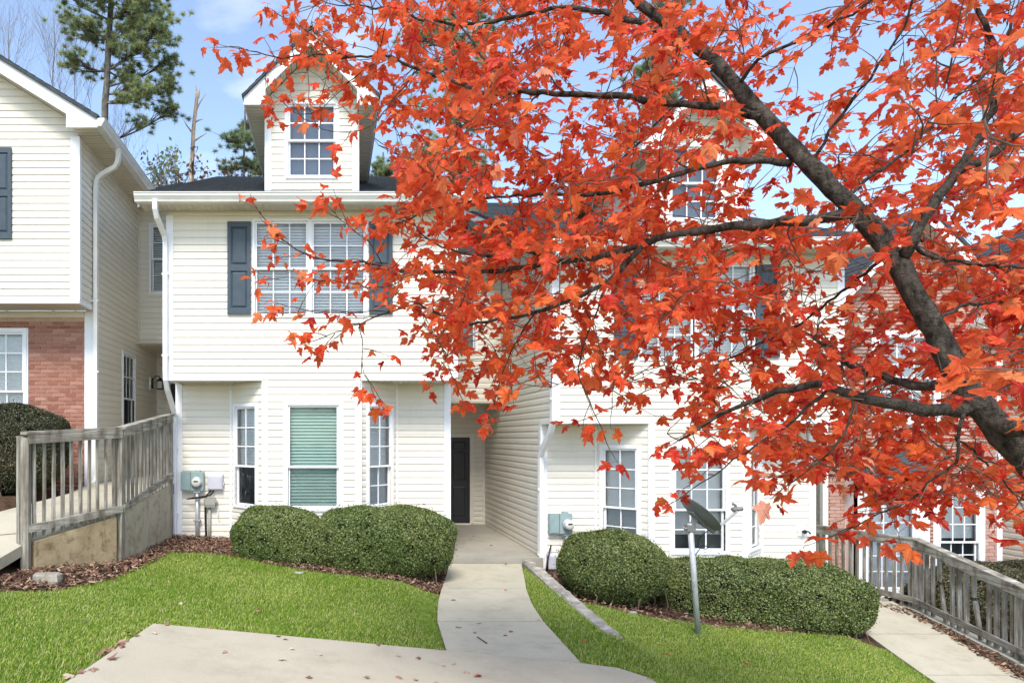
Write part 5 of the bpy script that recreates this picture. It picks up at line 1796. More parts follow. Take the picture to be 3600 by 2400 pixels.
def limb(pts, r0, r1, name='branch', n=12, wob=0.006, keep=True, table=None):
    cv = catmull(pts, 0.05)
    k = len(cv)
    rad = [r0 + (r1 - r0) * (i / (k - 1)) ** 0.85 for i in range(k)]
    if table: rad = [float(np.interp(p.x, table[0], table[1])) for p in cv]
    cv = [p + Vector((rt.uniform(-1, 1), rt.uniform(-1, 1), rt.uniform(-1, 1))) * wob * (0.3 + 0.7 * (0 < i < k - 1)) * (0 if i in (0,) else 1) for i, p in enumerate(cv)]
    rad = [r * (1 + 0.05 * math.sin(i * 1.7) + rt.uniform(-0.03, 0.03)) for i, r in enumerate(rad)]
    m = MB(); m.smooth = True
    m.tube(cv, rad, n, rough=0.07)
    m.build(name, M_BARK, MT)
    if keep:
        for i in range(1, k):
            NODES.append((cv[i], (cv[i] - cv[i - 1]).normalized(), rad[i]))
    return cv


def P3(l):
    return [pd(*t) for t in l]


trunk = [Vector((3.42, 3.02, gbase[2] - 0.15)), Vector((3.40, 3.0, gbase[2] + 0.15)), Vector((3.36, 2.98, -1.5)), Vector((3.28, 2.95, -0.9))] + P3([
    (2420, 1130, 2.95), (2330, 1025, 2.95), (2225, 900, 2.98), (2165, 790, 3.02), (2110, 690, 3.06), (2050, 590, 3.12), (1985, 505, 3.2), (1900, 420, 3.3), (1830, 350, 3.38),
    (1770, 285, 3.45), (1710, 220, 3.52), (1650, 150, 3.6), (1575, 85, 3.68), (1500, 30, 3.75), (1410, -40, 3.85), (1300, -120, 3.95)])
xs_ = [pd(x, 0, dd).x for x, dd in ((1300, 3.95), (1410, 3.85), (1575, 3.68), (1710, 3.52), (1900, 3.3), (2110, 3.06), (2225, 2.98), (2330, 2.95))]
limb(trunk, 0.125, 0.030, 'trunk', 20, 0.004, True, (xs_ + [3.2, 3.3, 3.42], [0.016, 0.020, 0.031, 0.035, 0.041, 0.043, 0.048, 0.058, 0.075, 0.10, 0.13]))
MAIN = [
    ([(2215, 940, 2.98), (2130, 940, 2.92), (2030, 925, 2.95), (1950, 905, 3.0), (1880, 885, 3.1), (1790, 900, 3.25), (1680, 940, 3.4), (1560, 1010, 3.5)], 0.045, 0.007),
    ([(2190, 880, 2.98), (2110, 885, 3.15), (2030, 865, 3.35), (1950, 840, 3.6), (1905, 795, 3.9), (1840, 760, 4.2)], 0.034, 0.008),
    ([(1970, 490, 3.2), (1880, 500, 3.28), (1760, 515, 3.38), (1640, 525, 3.5), (1540, 540, 3.6), (1450, 570, 3.72), (1370, 590, 3.8), (1290, 600, 3.9), (1200, 615, 4.0), (1110, 625, 4.1), (1010, 622, 4.2), (920, 625, 4.25), (850, 603, 4.3), (755, 600, 4.35), (703, 582, 4.38), (645, 547, 4.4), (612, 505, 4.4), (590, 478, 4.4)], 0.036, 0.003),
    ([(1490, 552, 3.68), (1440, 600, 3.7), (1400, 645, 3.75), (1310, 690, 3.85), (1230, 715, 3.95), (1120, 738, 4.0), (1060, 740, 4.0), (960, 700, 4.1), (900, 715, 4.15), (826, 742, 4.2), (770, 765, 4.2), (735, 778, 4.2)], 0.022, 0.003),
    ([(1290, 600, 3.9), (1230, 585, 3.95), (1180, 575, 4.0), (1120, 590, 4.1), (1000, 560, 4.2), (940, 500, 4.25)], 0.018, 0.004),
    ([(1815, 375, 3.4), (1740, 372, 3.4), (1660, 372, 3.42), (1590, 390, 3.5), (1480, 420, 3.6), (1370, 445, 3.7), (1260, 445, 3.8), (1120, 455, 3.95), (1000, 480, 4.1), (900, 520, 4.2)], 0.024, 0.004),
    ([(1755, 268, 3.46), (1690, 252, 3.46), (1600, 243, 3.5), (1510, 232, 3.55), (1420, 222, 3.6), (1300, 215, 3.7), (1200, 212, 3.8), (1120, 215, 3.9), (1050, 190, 4.0), (960, 160, 4.1), (880, 128, 4.2), (806, 133, 4.25), (720, 125, 4.3), (632, 133, 4.35), (570, 115, 4.35), (528, 108, 4.35)], 0.029, 0.003),
    ([(1600, 105, 3.65), (1540, 80, 3.66), (1470, 55, 3.7), (1390, 30, 3.75), (1290, 20, 3.85), (1200, 35, 3.95), (1110, 55, 4.0), (1000, 50, 4.1), (880, 20, 4.2), (760, 10, 4.3)], 0.026, 0.004),
    ([(1200, 212, 3.8), (1130, 160, 3.85), (1080, 90, 3.9), (1040, 30, 3.95), (1010, -40, 4.0)], 0.013, 0.004),
    ([(2075, 590, 3.08), (2110, 520, 3.05), (2160, 450, 3.05), (2230, 350, 3.1), (2275, 260, 3.15), (2300, 150, 3.2), (2275, 80, 3.25), (2240, 10, 3.3), (2200, -80, 3.3)], 0.034, 0.010),
    ([(2285, 200, 3.17), (2310, 90, 3.2), (2340, 20, 3.2), (2400, -60, 3.2)], 0.012, 0.006),
    ([(2200, 395, 3.08), (2280, 350, 3.1), (2352, 290, 3.15), (2450, 230, 3.2)], 0.026, 0.016),
    ([(2270, 960, 2.96), (2330, 985, 2.85), (2420, 975, 2.7), (2560, 900, 2.5)], 0.052, 0.035),
    ([(2215, 945, 2.97), (2200, 985, 2.9), (2195, 1060, 2.95), (2135, 1105, 3.0), (2090, 1150, 3.1), (1990, 1195, 3.2), (1950, 1215, 3.25)], 0.011, 0.003),
    ([(2195, 1000, 2.9), (2260, 1060, 3.1), (2320, 1120, 3.2), (2370, 1170, 3.3)], 0.008, 0.003),
    ([(2090, 560, 3.05), (2150, 590, 3.2), (2230, 605, 3.3), (2352, 612, 3.4), (2450, 600, 3.5)], 0.013, 0.007),
    ([(2070, 575, 3.1), (2010, 610, 3.3), (1930, 670, 3.6), (1840, 740, 3.9), (1720, 800, 4.1), (1600, 860, 4.3), (1480, 900, 4.4), (1350, 960, 4.5)], 0.013, 0.003),
    ([(1690, 200, 3.55), (1740, 140, 3.4), (1840, 90, 3.3), (1960, 30, 3.2), (2060, -50, 3.1)], 0.014, 0.006),
    ([(1940, 460, 3.25), (2010, 400, 3.3), (2100, 330, 3.4), (2180, 240, 3.5), (2260, 170, 3.6)], 0.012, 0.005),
    ([(1860, 385, 3.35), (1890, 330, 3.3), (1950, 240, 3.2), (2020, 150, 3.1), (2080, 60, 3.0), (2100, -40, 3.0)], 0.012, 0.005),
    ([(2140, 740, 3.05), (2220, 700, 3.3), (2300, 690, 3.5), (2400, 640, 3.7)], 0.012, 0.006),
    ([(2185, 830, 3.0), (2260, 800, 3.2), (2330, 790, 3.4), (2420, 780, 3.6)], 0.010, 0.005),
    ([(1905, 890, 3.08), (1830, 960, 3.2), (1740, 1020, 3.3), (1640, 1090, 3.4), (1580, 1130, 3.45)], 0.012, 0.003),
    ([(1960, 905, 3.0), (1940, 990, 2.95), (1880, 1060, 3.0), (1830, 1100, 3.05)], 0.008, 0.003),
    ([(880, 615, 4.25), (850, 560, 4.2), (800, 520, 4.2), (770, 490, 4.2)], 0.005, 0.002),
    ([(900, 715, 4.15), (800, 715, 4.1), (720, 715, 4.1), (650, 720, 4.1)], 0.005, 0.002),
    ([(960, 625, 4.2), (880, 660, 4.15), (800, 650, 4.1), (700, 640, 4.1), (640, 640, 4.1)], 0.006, 0.002),
    ([(880, 128, 4.2), (800, 190, 4.2), (740, 250, 4.2), (690, 265, 4.2), (660, 245, 4.2)], 0.006, 0.002),
    ([(960, 160, 4.1), (900, 230, 4.1), (850, 290, 4.1), (760, 300, 4.1), (700, 275, 4.1)], 0.006, 0.002),
    ([(806, 133, 4.25), (740, 100, 4.25), (690, 60, 4.25), (650, 40, 4.25)], 0.005, 0.002),
    ([(632, 133, 4.35), (610, 180, 4.35), (620, 240, 4.35)], 0.004, 0.002),
    ([(826, 742, 4.2), (835, 800, 4.2), (830, 840, 4.2), (850, 880, 4.2)], 0.005, 0.002),
    ([(1230, 715, 3.95), (1180, 790, 3.95), (1150, 870, 3.95), (1135, 930, 3.95)], 0.007, 0.003),
    ([(1400, 645, 3.75), (1360, 740, 3.75), (1330, 850, 3.8), (1370, 960, 3.8), (1395, 1020, 3.8)], 0.008, 0.003),
]
for pts, r0, r1 in MAIN:
    limb(P3(pts), r0 * 0.74, r1 * 0.8, 'branch', 10 if r0 > 0.015 else 7, 0.008)

ENV = [(960, -60), (2420, -60), (2420, 1175), (2330, 1180), (2200, 1165), (2060, 1175), (1985, 1205), (1900, 1120), (1760, 1085), (1620, 1125), (1545, 1080), (1560, 990), (1460, 930), (1370, 900), (1300, 850),
       (1190, 860), (1110, 900), (1030, 850), (960, 800), (890, 720), (850, 640), (850, 520), (920, 450), (890, 370), (800, 300), (720, 250), (660, 150), (690, 20), (720, -60)]
envA = np.array(ENV, dtype=float)
# boughs that fill the crown: every target is reached from the nearest wood that already exists
targets = []
g = np.random.default_rng(5)
while len(targets) < 450:
    x, y = g.uniform(640, 2420), g.uniform(-60, 1240)
    if not pip(np.array([[x, y]]), ENV)[0]: continue
    if g.random() > np.interp(x, [700, 900, 1150, 1400, 1800, 2352], [0.62, 0.76, 1.0, 0.88, 0.70, 0.62]): continue
    if y < 330 and x > 1000 and g.random() < 0.38: continue
    if y < 640 and x > 1750 and g.random() < 0.22: continue
    left = np.interp(x, [700, 1300, 1900, 2352], [4.4, 4.25, 4.1, 3.9])
    d = left + g.normal(0, 0.55)
    d = min(max(d, 3.35 if x > 1800 else 3.0), 5.8)
    targets.append(pd(x, y, d))
for (x, y, d) in ((2270, 350, 2.0), (2320, 880, 2.2), (2200, 110, 2.4), (1960, 520, 2.8)):
    targets.append(pd(x, y, d))
TW = MB(); TW.smooth = True
TIPS = []


def nearest(p):
    best, bd = None, 1e9
    for nd in NODES[::2]:
        dd = (nd[0] - p).length_squared
        if dd < bd: bd, best = dd, nd
    return best, math.sqrt(bd)


def bough(p, r_scale=1.0):
    nd, dist = nearest(p)
    if dist < 0.05: return
    a, t, r = nd
    mid = a.lerp(p, 0.45) + t * dist * 0.22 + Vector((0, 0, dist * 0.06)) + Vector((rt.uniform(-1, 1), rt.uniform(-1, 1), rt.uniform(-1, 1))) * dist * 0.07
    cv = catmull([a, mid, p], 0.06)
    r0 = min(r * 0.6, 0.004 + 0.009 * dist) * r_scale; r1 = 0.0022
    rad = [r0 + (r1 - r0) * i / (len(cv) - 1) for i in range(len(cv))]
    cv = [q + Vector((rt.uniform(-1, 1), rt.uniform(-1, 1), rt.uniform(-1, 1))) * 0.006 for q in cv]
    cv[0] = a
    TW.tube(cv, rad, 5)
    for i in range(1, len(cv)):
        NODES.append((cv[i], (cv[i] - cv[i - 1]).normalized(), rad[i]))
    TIPS.append((cv, rad))


targets.sort(key=lambda p: nearest(p)[1])
for p in targets: bough(p)

LEAVES = []                                             # (base point, axis direction, normal hint, size)


def add_leaf(node, tdir, size):
    side = Vector((rt.gauss(0, 1), rt.gauss(0, 1), rt.gauss(0, 0.6)))
    pet = (tdir * 0.5 + side.normalized() * 0.9 + Vector((0, 0, rt.uniform(-0.35, 0.25)))).normalized()
    pl = size * rt.uniform(0.35, 0.75)
    tip = node + pet * pl
    TW.tube([node, node.lerp(tip, 0.5) + Vector((0, 0, 0.004)), tip], [0.0013, 0.0009, 0.0008], 3, cap=False)
    ax = (pet * 0.8 + Vector((0, 0, -rt.uniform(-0.1, 0.75))) + Vector((rt.gauss(0, 0.3), rt.gauss(0, 0.3), 0))).normalized()
    nh = Vector((rt.gauss(0, 0.5), rt.gauss(0, 0.5) - 0.1, rt.uniform(0.3, 1.0)))
    LEAVES.append((tip, ax, nh, size))


def twig(p, t, L, dens, r0=0.0035):
    d = t.normalized()
    n = max(3, int(L / 0.055))
    pts = [p]
    drift = Vector((rt.gauss(0, 0.12), rt.gauss(0, 0.12), rt.gauss(0.02, 0.10)))
    for i in range(n):
        d = (d + drift * 0.5 + Vector((rt.gauss(0, 0.10), rt.gauss(0, 0.10), rt.gauss(0, 0.10)))).normalized()
        pts.append(pts[-1] + d * (L / n))
    TW.tube(pts, [r0 + (0.0013 - r0) * i / n for i in range(n + 1)], 4)
    for i in range(1, n + 1):
        f = i / n
        if f < 0.25: continue
        for s in (0, 1):
            if rt.random() < dens * (0.55 + 0.45 * f):
                add_leaf(pts[i], d, min(0.105, 0.042 + abs(rt.gauss(0.028, 0.017))))
    for s in range(2):
        if rt.random() < dens + 0.1: add_leaf(pts[-1], d, min(0.11, 0.050 + abs(rt.gauss(0.030, 0.017))))


def sparse_at(p):
    """leaf density thins out towards the left end of the crown"""
    x = (p.x * F / p.y + 1165) / 1.5306
    y = (1535 - p.z * F / p.y) / 1.5306
    k = float(np.interp(x, [560, 760, 950, 1100, 1300, 2352], [0.75, 0.78, 1.0, 1.05, 1.0, 0.92]))
    if y > 470 and x < 860: k *= 1.25
    if 1240 < x < 1520 and y > 800: k *= 0.62
    return k, x, y


for cv, rad in TIPS:
    L = sum((cv[i + 1] - cv[i]).length for i in range(len(cv) - 1))
    k = max(2, int(L / 0.085))
    for j in range(k):
        f = 0.35 + 0.65 * (j + rt.random() * 0.6) / k
        i = min(len(cv) - 2, int(f * (len(cv) - 1)))
        t = (cv[i + 1] - cv[i]).normalized()
        dv = (t * rt.uniform(0.3, 0.9) + Vector((rt.gauss(0, 0.6), rt.gauss(0, 0.6), rt.gauss(0.0, 0.38)))).normalized()
        k_, x, y = sparse_at(cv[i])
        if not (500 < x < 2560 and -200 < y < 1260): continue
        q = cv[i] + dv * 0.25
        xq = (q.x * F / max(q.y, 0.3) + 1165) / 1.5306; yq = (1535 - q.z * F / max(q.y, 0.3)) / 1.5306
        if -60 < yq and xq < 2420 and not pip(np.array([[xq, yq]]), ENV)[0] and rt.random() < 0.8: continue
        if rt.random() < k_: twig(cv[i], dv, rt.uniform(0.14, 0.36), 0.60 * k_)
    k_, x, y = sparse_at(cv[-1])
    twig(cv[-1], (cv[-1] - cv[-2]).normalized(), rt.uniform(0.1, 0.25), 0.7 * k_)
# twigs straight from the named limbs
for pts, r0, r1 in MAIN:
    cv = catmull(P3(pts), 0.09)
    for i in range(len(cv) // 4, len(cv) - 1):
        k_, x, y = sparse_at(cv[i])
        if not (480 < x < 2450 and -150 < y < 1260): continue
        if rt.random() > 0.62 * k_ + 0.1: continue
        t = (cv[i + 1] - cv[i]).normalized()
        dv = (t * rt.uniform(0.4, 1.0) + Vector((rt.gauss(0, 0.5), rt.gauss(0, 0.5), rt.gauss(0.02, 0.35)))).normalized()
        twig(cv[i], dv, rt.uniform(0.10, 0.30), 0.55 * k_)
    twig(cv[-1], (cv[-1] - cv[-2]).normalized(), 0.12, 0.6)
TW.build('twigs', M_TWIG, MT, 'stuff')

# leaf shapes
HALF = [(0.0, 0.0), (0.12, -0.055), (0.33, -0.03), (0.29, 0.07), (0.36, 0.15), (0.50, 0.22), (0.60, 0.47), (0.47, 0.44), (0.40, 0.49), (0.22, 0.43), (0.26, 0.56), (0.21, 0.62), (0.23, 0.74), (0.11, 0.80), (0.0, 1.02)]


HALF2 = [(0, 0), (.10, -.06), (.22, -.045), (.35, -.03), (.285, .045), (.33, .10), (.30, .15), (.44, .19), (.47, .27), (.56, .31), (.53, .37), (.63, .50), (.49, .45), (.47, .51), (.38, .46), (.36, .51), (.21, .43), (.27, .54), (.21, .585), (.28, .67),
         (.19, .69), (.20, .78), (.10, .81), (.09, .88), (0, 1.03)]


def leaf_shape(seed, fine=False):
    r_ = random.Random(seed)
    HF_ = HALF2 if fine else HALF
    tips = {(0.33, -0.03), (0.60, 0.47), (0.0, 1.02), (.35, -.03), (.63, .50), (0, 1.03), (0.0, 0.0)}
    out = HF_ + [(-x, y) for x, y in HF_[-2:0:-1]]
    isv = [1.0 if (abs(x), y) in tips else 0.0 for x, y in out]
    sk = r_.uniform(-0.08, 0.08); wd = r_.uniform(0.85, 1.08)
    fold, curl, tw_ = r_.uniform(-0.75, 0.15), r_.uniform(-0.9, 0.35), r_.uniform(-0.6, 0.6)
    V, rings = [], []
    lob = r_.uniform(0.75, 1.05)                          # some leaves have short side lobes, some are torn
    torn = r_.randrange(3, len(out) - 3) if r_.random() < 0.35 else -9
    out = [((x * wd * (lob if 0.1 < y < 0.52 else 1) + sk * y) * r_.uniform(0.90, 1.08) * (0.6 if abs(q_ - torn) <= 1 else 1), 0.33 + (y - 0.33) * r_.uniform(0.95, 1.05) * (0.7 if abs(q_ - torn) <= 1 else 1)) for q_, (x, y) in enumerate(out)]
    inner = [(x * 0.5, 0.33 + (y - 0.33) * 0.5) for x, y in out]
    pts = [(0.0, 0.33)] + inner + out
    for x, y in pts:
        z = fold * abs(x) + curl * (y - 0.3) ** 2 + tw_ * x * (y - 0.3) + 0.05 * math.sin(9 * x + seed) * math.sin(7 * y)
        V.append((x, y, z))
    n = len(out)
    Fq = []
    for i in range(n):
        j = (i + 1) % n
        Fq.append((0, 1 + j, 1 + i))
        Fq.append((1 + i, 1 + j, 1 + n + j)); Fq.append((1 + i, 1 + n + j, 1 + n + i))
    return np.array(V), np.array(Fq), np.array([1.0] + isv + isv)


SHAPES = [leaf_shape(s) for s in range(26)]
FINE = [leaf_shape(s, True) for s in range(100, 124)]
LM = []
for k, (v, f, vn) in enumerate(FINE):
    me = bpy.data.meshes.new('leaf')
    me.from_pydata([tuple(p) for p in v], [], [tuple(q[::-1]) for q in f.tolist()])
    at = me.attributes.new('rnd', 'FLOAT', 'POINT'); at.data.foreach_set('value', [0.0] * len(v))
    at = me.attributes.new('vein', 'FLOAT', 'POINT'); at.data.foreach_set('value', vn.astype(np.float32))
    me.polygons.foreach_set('use_smooth', [True] * len(me.polygons))
    me.materials.append(M_MAPLE)
    LM.append(me)


def leaf_frame(ax, nh):
    y = ax.normalized(); x = y.cross(nh).normalized()
    if x.length < 0.5: x = Vector((1, 0, 0))
    z = x.cross(y)
    return Matrix((x, y, z)).transposed()


def on_screen(p):
    x = p.x * F / p.y + 1165; y = 1535 - p.z * F / p.y
    return 0 < x < 3600 and 0 < y < 2400


def before_dish(p):
    x = (p.x * F / p.y + 1165) / 1.5306; y = (1535 - p.z * F / p.y) / 1.5306
    return 1568 < x < 1720 and y > 1148


LEAVES = [l for l in LEAVES if l[0].y > 1.15 and not before_dish(l[0])]
LEAVES.sort(key=lambda l: -(l[3] / l[0].y) * (1 if on_screen(l[0]) else 0.01))
mo = org(MT)
for i, (p, ax, nh, s) in enumerate(LEAVES[:300]):
    ob = link(bpy.data.objects.new('leaf', LM[i % len(LM)]))
    ob.parent = MT
    ob.matrix_local = Matrix.Translation(p - mo) @ leaf_frame(ax, nh).to_4x4() @ Matrix.Diagonal((s * rt.uniform(0.78, 1.08), s, s * rt.uniform(0.6, 1.4), 1.0))
Vs, Fs, Rn, Vn, off = [], [], [], [], 0
for i, (p, ax, nh, s) in enumerate(LEAVES[300:]):
    v, f, vn = SHAPES[i % len(SHAPES)]
    Vn.append(vn)
    A = np.array(leaf_frame(ax, nh))
    Vs.append((v * np.array([rt.uniform(0.72, 1.1), 1.0, rt.uniform(0.5, 1.5)])) @ A.T * s + np.array(p)); Fs.append(f[:, ::-1] + off); off += len(v)
    xi = (p.x * F / p.y + 1165)
    Rn.append(np.full(len(v), min(0.999, max(0.0, rt.gauss(0.64 - (xi - 1165) / 2435 * 0.30, 0.26)))))
fo = np_mesh('foliage', np.concatenate(Vs), np.concatenate(Fs), M_MAPLE, MT, np.concatenate(Rn), 'stuff', True)
at = fo.data.attributes.new('vein', 'FLOAT', 'POINT'); at.data.foreach_set('value', np.concatenate(Vn).astype(np.float32))
print('maple leaves', len(LEAVES))

# ------------------------------------------------------------------ fallen leaves
DL_ = []
for k in range(4):
    v, f, vn = leaf_shape(40 + k)
    me = bpy.data.meshes.new('fallen_leaf')
    vv = v.copy(); vv[:, 2] = vv[:, 2] * 0.8
    me.from_pydata([tuple(p) for p in vv], [], [tuple(q[::-1]) for q in f.tolist()])
    at = me.attributes.new('rnd', 'FLOAT', 'POINT'); at.data.foreach_set('value', [0.0] * len(v))
    me.materials.append(M_DEADLEAF); DL_.append(me)
DR_ = DL_[0].copy(); DR_.materials.clear(); DR_.materials.append(M_DEADLEAFR)


def fallen(x, d, zf, label, group, me=None, size=None):
    o = inst('fallen_leaf', me or rt.choice(DL_), None, (x, d, zf(x, d) + 0.014), (rt.uniform(-0.35, 0.35), rt.uniform(-0.35, 0.35), rt.uniform(0, 6.28)), (size or rt.uniform(0.045, 0.075),) * 3)
    tag(o, label, 'leaf', group)


def gp(x, y, zf):
    d = 6.0
    for _ in range(12):
        X_ = (x - 1165) * d / F
        d = -zf(X_, d) * F / (y - 1535)
    return (x - 1165) * d / F, d


for x, y in ((593, 2198), (555, 2227), (977, 2238), (1000, 2248), (1022, 2278), (790, 2290), (1330, 2265), (745, 2207), (1130, 2302), (980, 2318), (1395, 2305), (1475, 2312), (1600, 2334), (1562, 2342), (1706, 2322), (1395, 2380),
             (1295, 2380), (1470, 2393), (1530, 2397), (1640, 2360), (2290, 2388), (1090, 2385)):
    a = gp(x, y, pad_z); fallen(a[0], a[1], pad_z, 'small dry brown leaf lying on the parking pad', 'dry leaves on the parking pad')
for x, y in ((490, 2215), (455, 2222), (470, 2235), (440, 2248), (420, 2260), (415, 2268), (400, 2282), (370, 2290), (345, 2303), (380, 2318), (330, 2348), (270, 2366), (262, 2377), (430, 2277), (450, 2252)):
    a = gp(x, y, pad_z); fallen(a[0], a[1], pad_z, 'curled dry leaf along the left edge of the parking pad', 'leaves drifted along the pad edge', None, rt.uniform(0.06, 0.1))
for x, y in ((1720, 1992), (1778, 1984), (1600, 2108), (1604, 2204), (1674, 2225), (1790, 2220), (1890, 2180), (1690, 2190)):
    a = gp(x, y, path_z(0, 0)); fallen(a[0], a[1], path_z(0, 0), 'small dry leaf lying on the garden path', 'dry leaves on the path')
a = gp(1672, 2373, pad_z); fallen(a[0], a[1], pad_z, 'red maple leaf lying on the pad nearest the path', None, DR_, 0.08)
a = gp(1778, 2232, path_z(0, 0)); fallen(a[0], a[1], path_z(0, 0), 'red leaf lying on the middle of the path', None, DR_, 0.07)
a = gp(3420, 1525 + 700, lambda x, d: -2.95)
m = MB().tube([px(1678, 2240, 6.9), px(1712, 2262, 6.75)], 0.006, 5)
for i in range(len(m.v)):
    m.v[i] = (m.v[i][0], m.v[i][1], m.v[i][2])
zc = path_z(0, 0)(2, 6.8) + 0.008
q0, q1 = gp(1678, 2240, path_z(0, 0)), gp(1712, 2262, path_z(0, 0))
o = MB().tube([(q0[0], q0[1], zc), (q1[0], q1[1], zc)], 0.006, 6).build('stick', M_TWIG, None, None, (q0[0], q0[1], zc - 0.006))
tag(o, 'thin dry stick lying across the garden path', 'stick')
for i, (lx, ly, lz) in enumerate(((2.35, 13.6, -2.03), (2.7, 13.2, -2.03), (2.9, 13.8, -2.03), (2.55, 12.9, -2.03), (3.0, 12.6, -2.03))):
    fallen(lx, ly, lambda x, d: -2.025, 'small dry leaf on the porch floor', 'dry leaves on the porch')
for x, y in ((1772, 2145 - 70), (2350, 2300), (1540, 2078), (640, 2120), (300, 2190), (900, 2150), (2620, 2330), (2050, 2250)):
    a = gp(x, y, lambda q, w: G1(q, w) + 0.02); fallen(a[0], a[1], lambda q, w: G1(q, w) + 0.022, 'single fallen leaf lying in the lawn grass', 'leaves on the lawn', DR_ if x > 1500 else None, 0.055)
# pale litter caught on the hedge tops
for i in range(16):
    if i < 11: x, d = rt.uniform(-1.3, 1.5), rt.uniform(9.6, 10.4); h = -1.06
    else: x, d = rt.uniform(4.0, 7.2), rt.uniform(9.7, 10.4); h = -1.42 if x < 4.8 else -1.73
    o = inst('fallen_leaf', rt.choice(DL_), None, (x, d, h + 0.03), (rt.uniform(-0.5, 0.5), rt.uniform(-0.5, 0.5), rt.uniform(0, 6)), (rt.uniform(0.035, 0.06),) * 3)
    tag(o, 'dry leaf caught on top of the left hedge' if i < 11 else 'dry leaf caught on top of the right hedges', 'leaf', 'leaves on the left hedge' if i < 11 else 'leaves on the right hedges')

# ------------------------------------------------------------------ trees behind the houses
def needles(P, n_each, length, seed):
    g = np.random.default_rng(seed)
    C = np.repeat(P, n_each, axis=0)
    k = len(C)
    d = g.normal(0, 1, (k, 3)); d[:, 2] = d[:, 2] * 0.7 + 0.35; d /= np.linalg.norm(d, axis=1, keepdims=True)
    L = length * g.uniform(0.6, 1.15, (k, 1))
    s = np.cross(d, g.normal(0, 1, (k, 3))); s /= np.linalg.norm(s, axis=1, keepdims=True); s *= L * 0.05
    v = np.stack([C - s, C + s, C + d * L], 1).reshape(-1, 3)
    tone = np.repeat(g.random(len(P)), n_each) * 0.6 + g.random(k) * 0.4
    return v, np.arange(k * 3).reshape(k, 3), np.repeat(tone, 3)


def pine(label, trunk_pts, d, r0, r1, clusters, seed, tuft=0.30, dens=1.0):
    g = np.random.default_rng(seed); r_ = random.Random(seed)
    tp = [pd(x, y, d) for x, y in trunk_pts]
    base = Vector((tp[0].x, tp[0].y, -3.0))
    root = thing('pine_tree', tuple(base), label, 'tree')
    cv = catmull([base] + tp, 0.8)
    m = MB(); m.smooth = True
    m.tube(cv, [r0 + (r1 - r0) * i / (len(cv) - 1) for i in range(len(cv))], 10)
    m.build('trunk', M_PINEBARK, root)
    px_m = 1.5306 * d / F
    AP = []
    for (cx, cy, rx, ry) in clusters:
        c = pd(cx, cy, d) + Vector((0, r_.uniform(-1.2, 1.2), 0))
        # limb from the trunk a little below the cluster
        zt = c.z - abs(cx - trunk_pts[0][0]) * px_m * 0.45
        a = min(cv, key=lambda p: abs(p.z - zt))
        tip = c
        mid = a.lerp(tip, 0.5) - Vector((0, 0, 0.15))
        bm2 = MB(); bm2.smooth = True
        lc = catmull([a, mid, tip], 0.3)
        bm2.tube(lc, [0.055 - 0.04 * i / (len(lc) - 1) for i in range(len(lc))], 6)
        n = max(5, int(rx * ry * dens * 0.020))
        for i in range(n):
            q = c + Vector((r_.gauss(0, 0.52) * rx * px_m, r_.gauss(0, 0.5) * rx * px_m, r_.gauss(0, 0.42) * ry * px_m))
            AP.append(q)
            if i % 2 == 0:
                f = r_.uniform(0.4, 1.0)
                s = lc[int(f * (len(lc) - 1))]
                bm2.tube([s, s.lerp(q, 0.5) + Vector((0, 0, 0.05)), q], [0.02, 0.014, 0.007], 4)
        bm2.build('branch', M_PINEBARK, root)
    v, f, rn = needles(np.array([tuple(p) for p in AP]), 95, tuft, seed)
    np_mesh('needles', v, f, M_NEEDLE, root, rn, 'stuff')
    return root


pine('tall pine rising behind the left gabled roof', [(240, 330), (245, 200), (250, 90), (258, -40), (262, -160)], 34, 0.26, 0.12,
     [(330, 15, 70, 50), (375, 85, 42, 55), (190, 55, 62, 30), (165, 5, 45, 25), (200, 80, 45, 18), (180, 148, 48, 20), (330, 120, 50, 35), (300, 55, 40, 40), (285, 160, 40, 30), (345, 205, 42, 26), (300, 190, 36, 22),
      (388, 190, 30, 36), (385, 235, 26, 30), (300, 245, 30, 18), (325, 285, 30, 16), (240, 20, 50, 40), (330, 240, 30, 20), (385, 130, 30, 26), (140, 125, 22, 10), (270, 110, 30, 20)], 51, 0.27, 2.2)
pine('small pine showing beside the left slope of the dormer', [(560, 460), (560, 380), (562, 300), (563, 240)], 38, 0.18, 0.04,
     [(560, 265, 14, 20), (555, 310, 26, 22), (545, 345, 34, 20), (570, 370, 34, 22), (530, 378, 28, 16), (590, 330, 26, 30), (600, 390, 26, 20)], 52, 0.27, 3.6)
pine('pine trunk behind the crown of the maple', [(1040, 470), (1040, 300), (1040, 150), (1036, 0), (1036, -120)], 36, 0.30, 0.16,
     [(1010, 60, 50, 40), (1080, 30, 50, 40), (1075, 110, 50, 35), (1000, 150, 45, 30), (1090, 190, 45, 30), (1000, 250, 45, 30), (1080, 280, 50, 35), (990, 330, 50, 30), (1075, 350, 60, 35), (1000, 390, 60, 30), (1090, 400, 60, 25), (1120, 80, 40, 30), (960, 90, 40, 30)], 53, 0.27, 2.0)
pine('low pine showing right of the dormer roof', [(880, 470), (880, 400), (880, 350)], 40, 0.18, 0.05,
     [(880, 365, 16, 16), (870, 385, 26, 16), (895, 400, 30, 18), (860, 405, 30, 16), (930, 405, 30, 14)], 54, 0.27, 3.6)
pine('pine standing behind the right dormer', [(1500, 560), (1500, 400), (1505, 250), (1508, 100), (1510, -40)], 36, 0.25, 0.1,
     [(1505, 250, 50, 40), (1500, 60, 45, 35), (1530, 130, 45, 35), (1470, 170, 40, 30), (1540, 20, 45, 30), (1460, 330, 50, 40), (1530, 210, 45, 30)], 55, 0.27, 2.0)


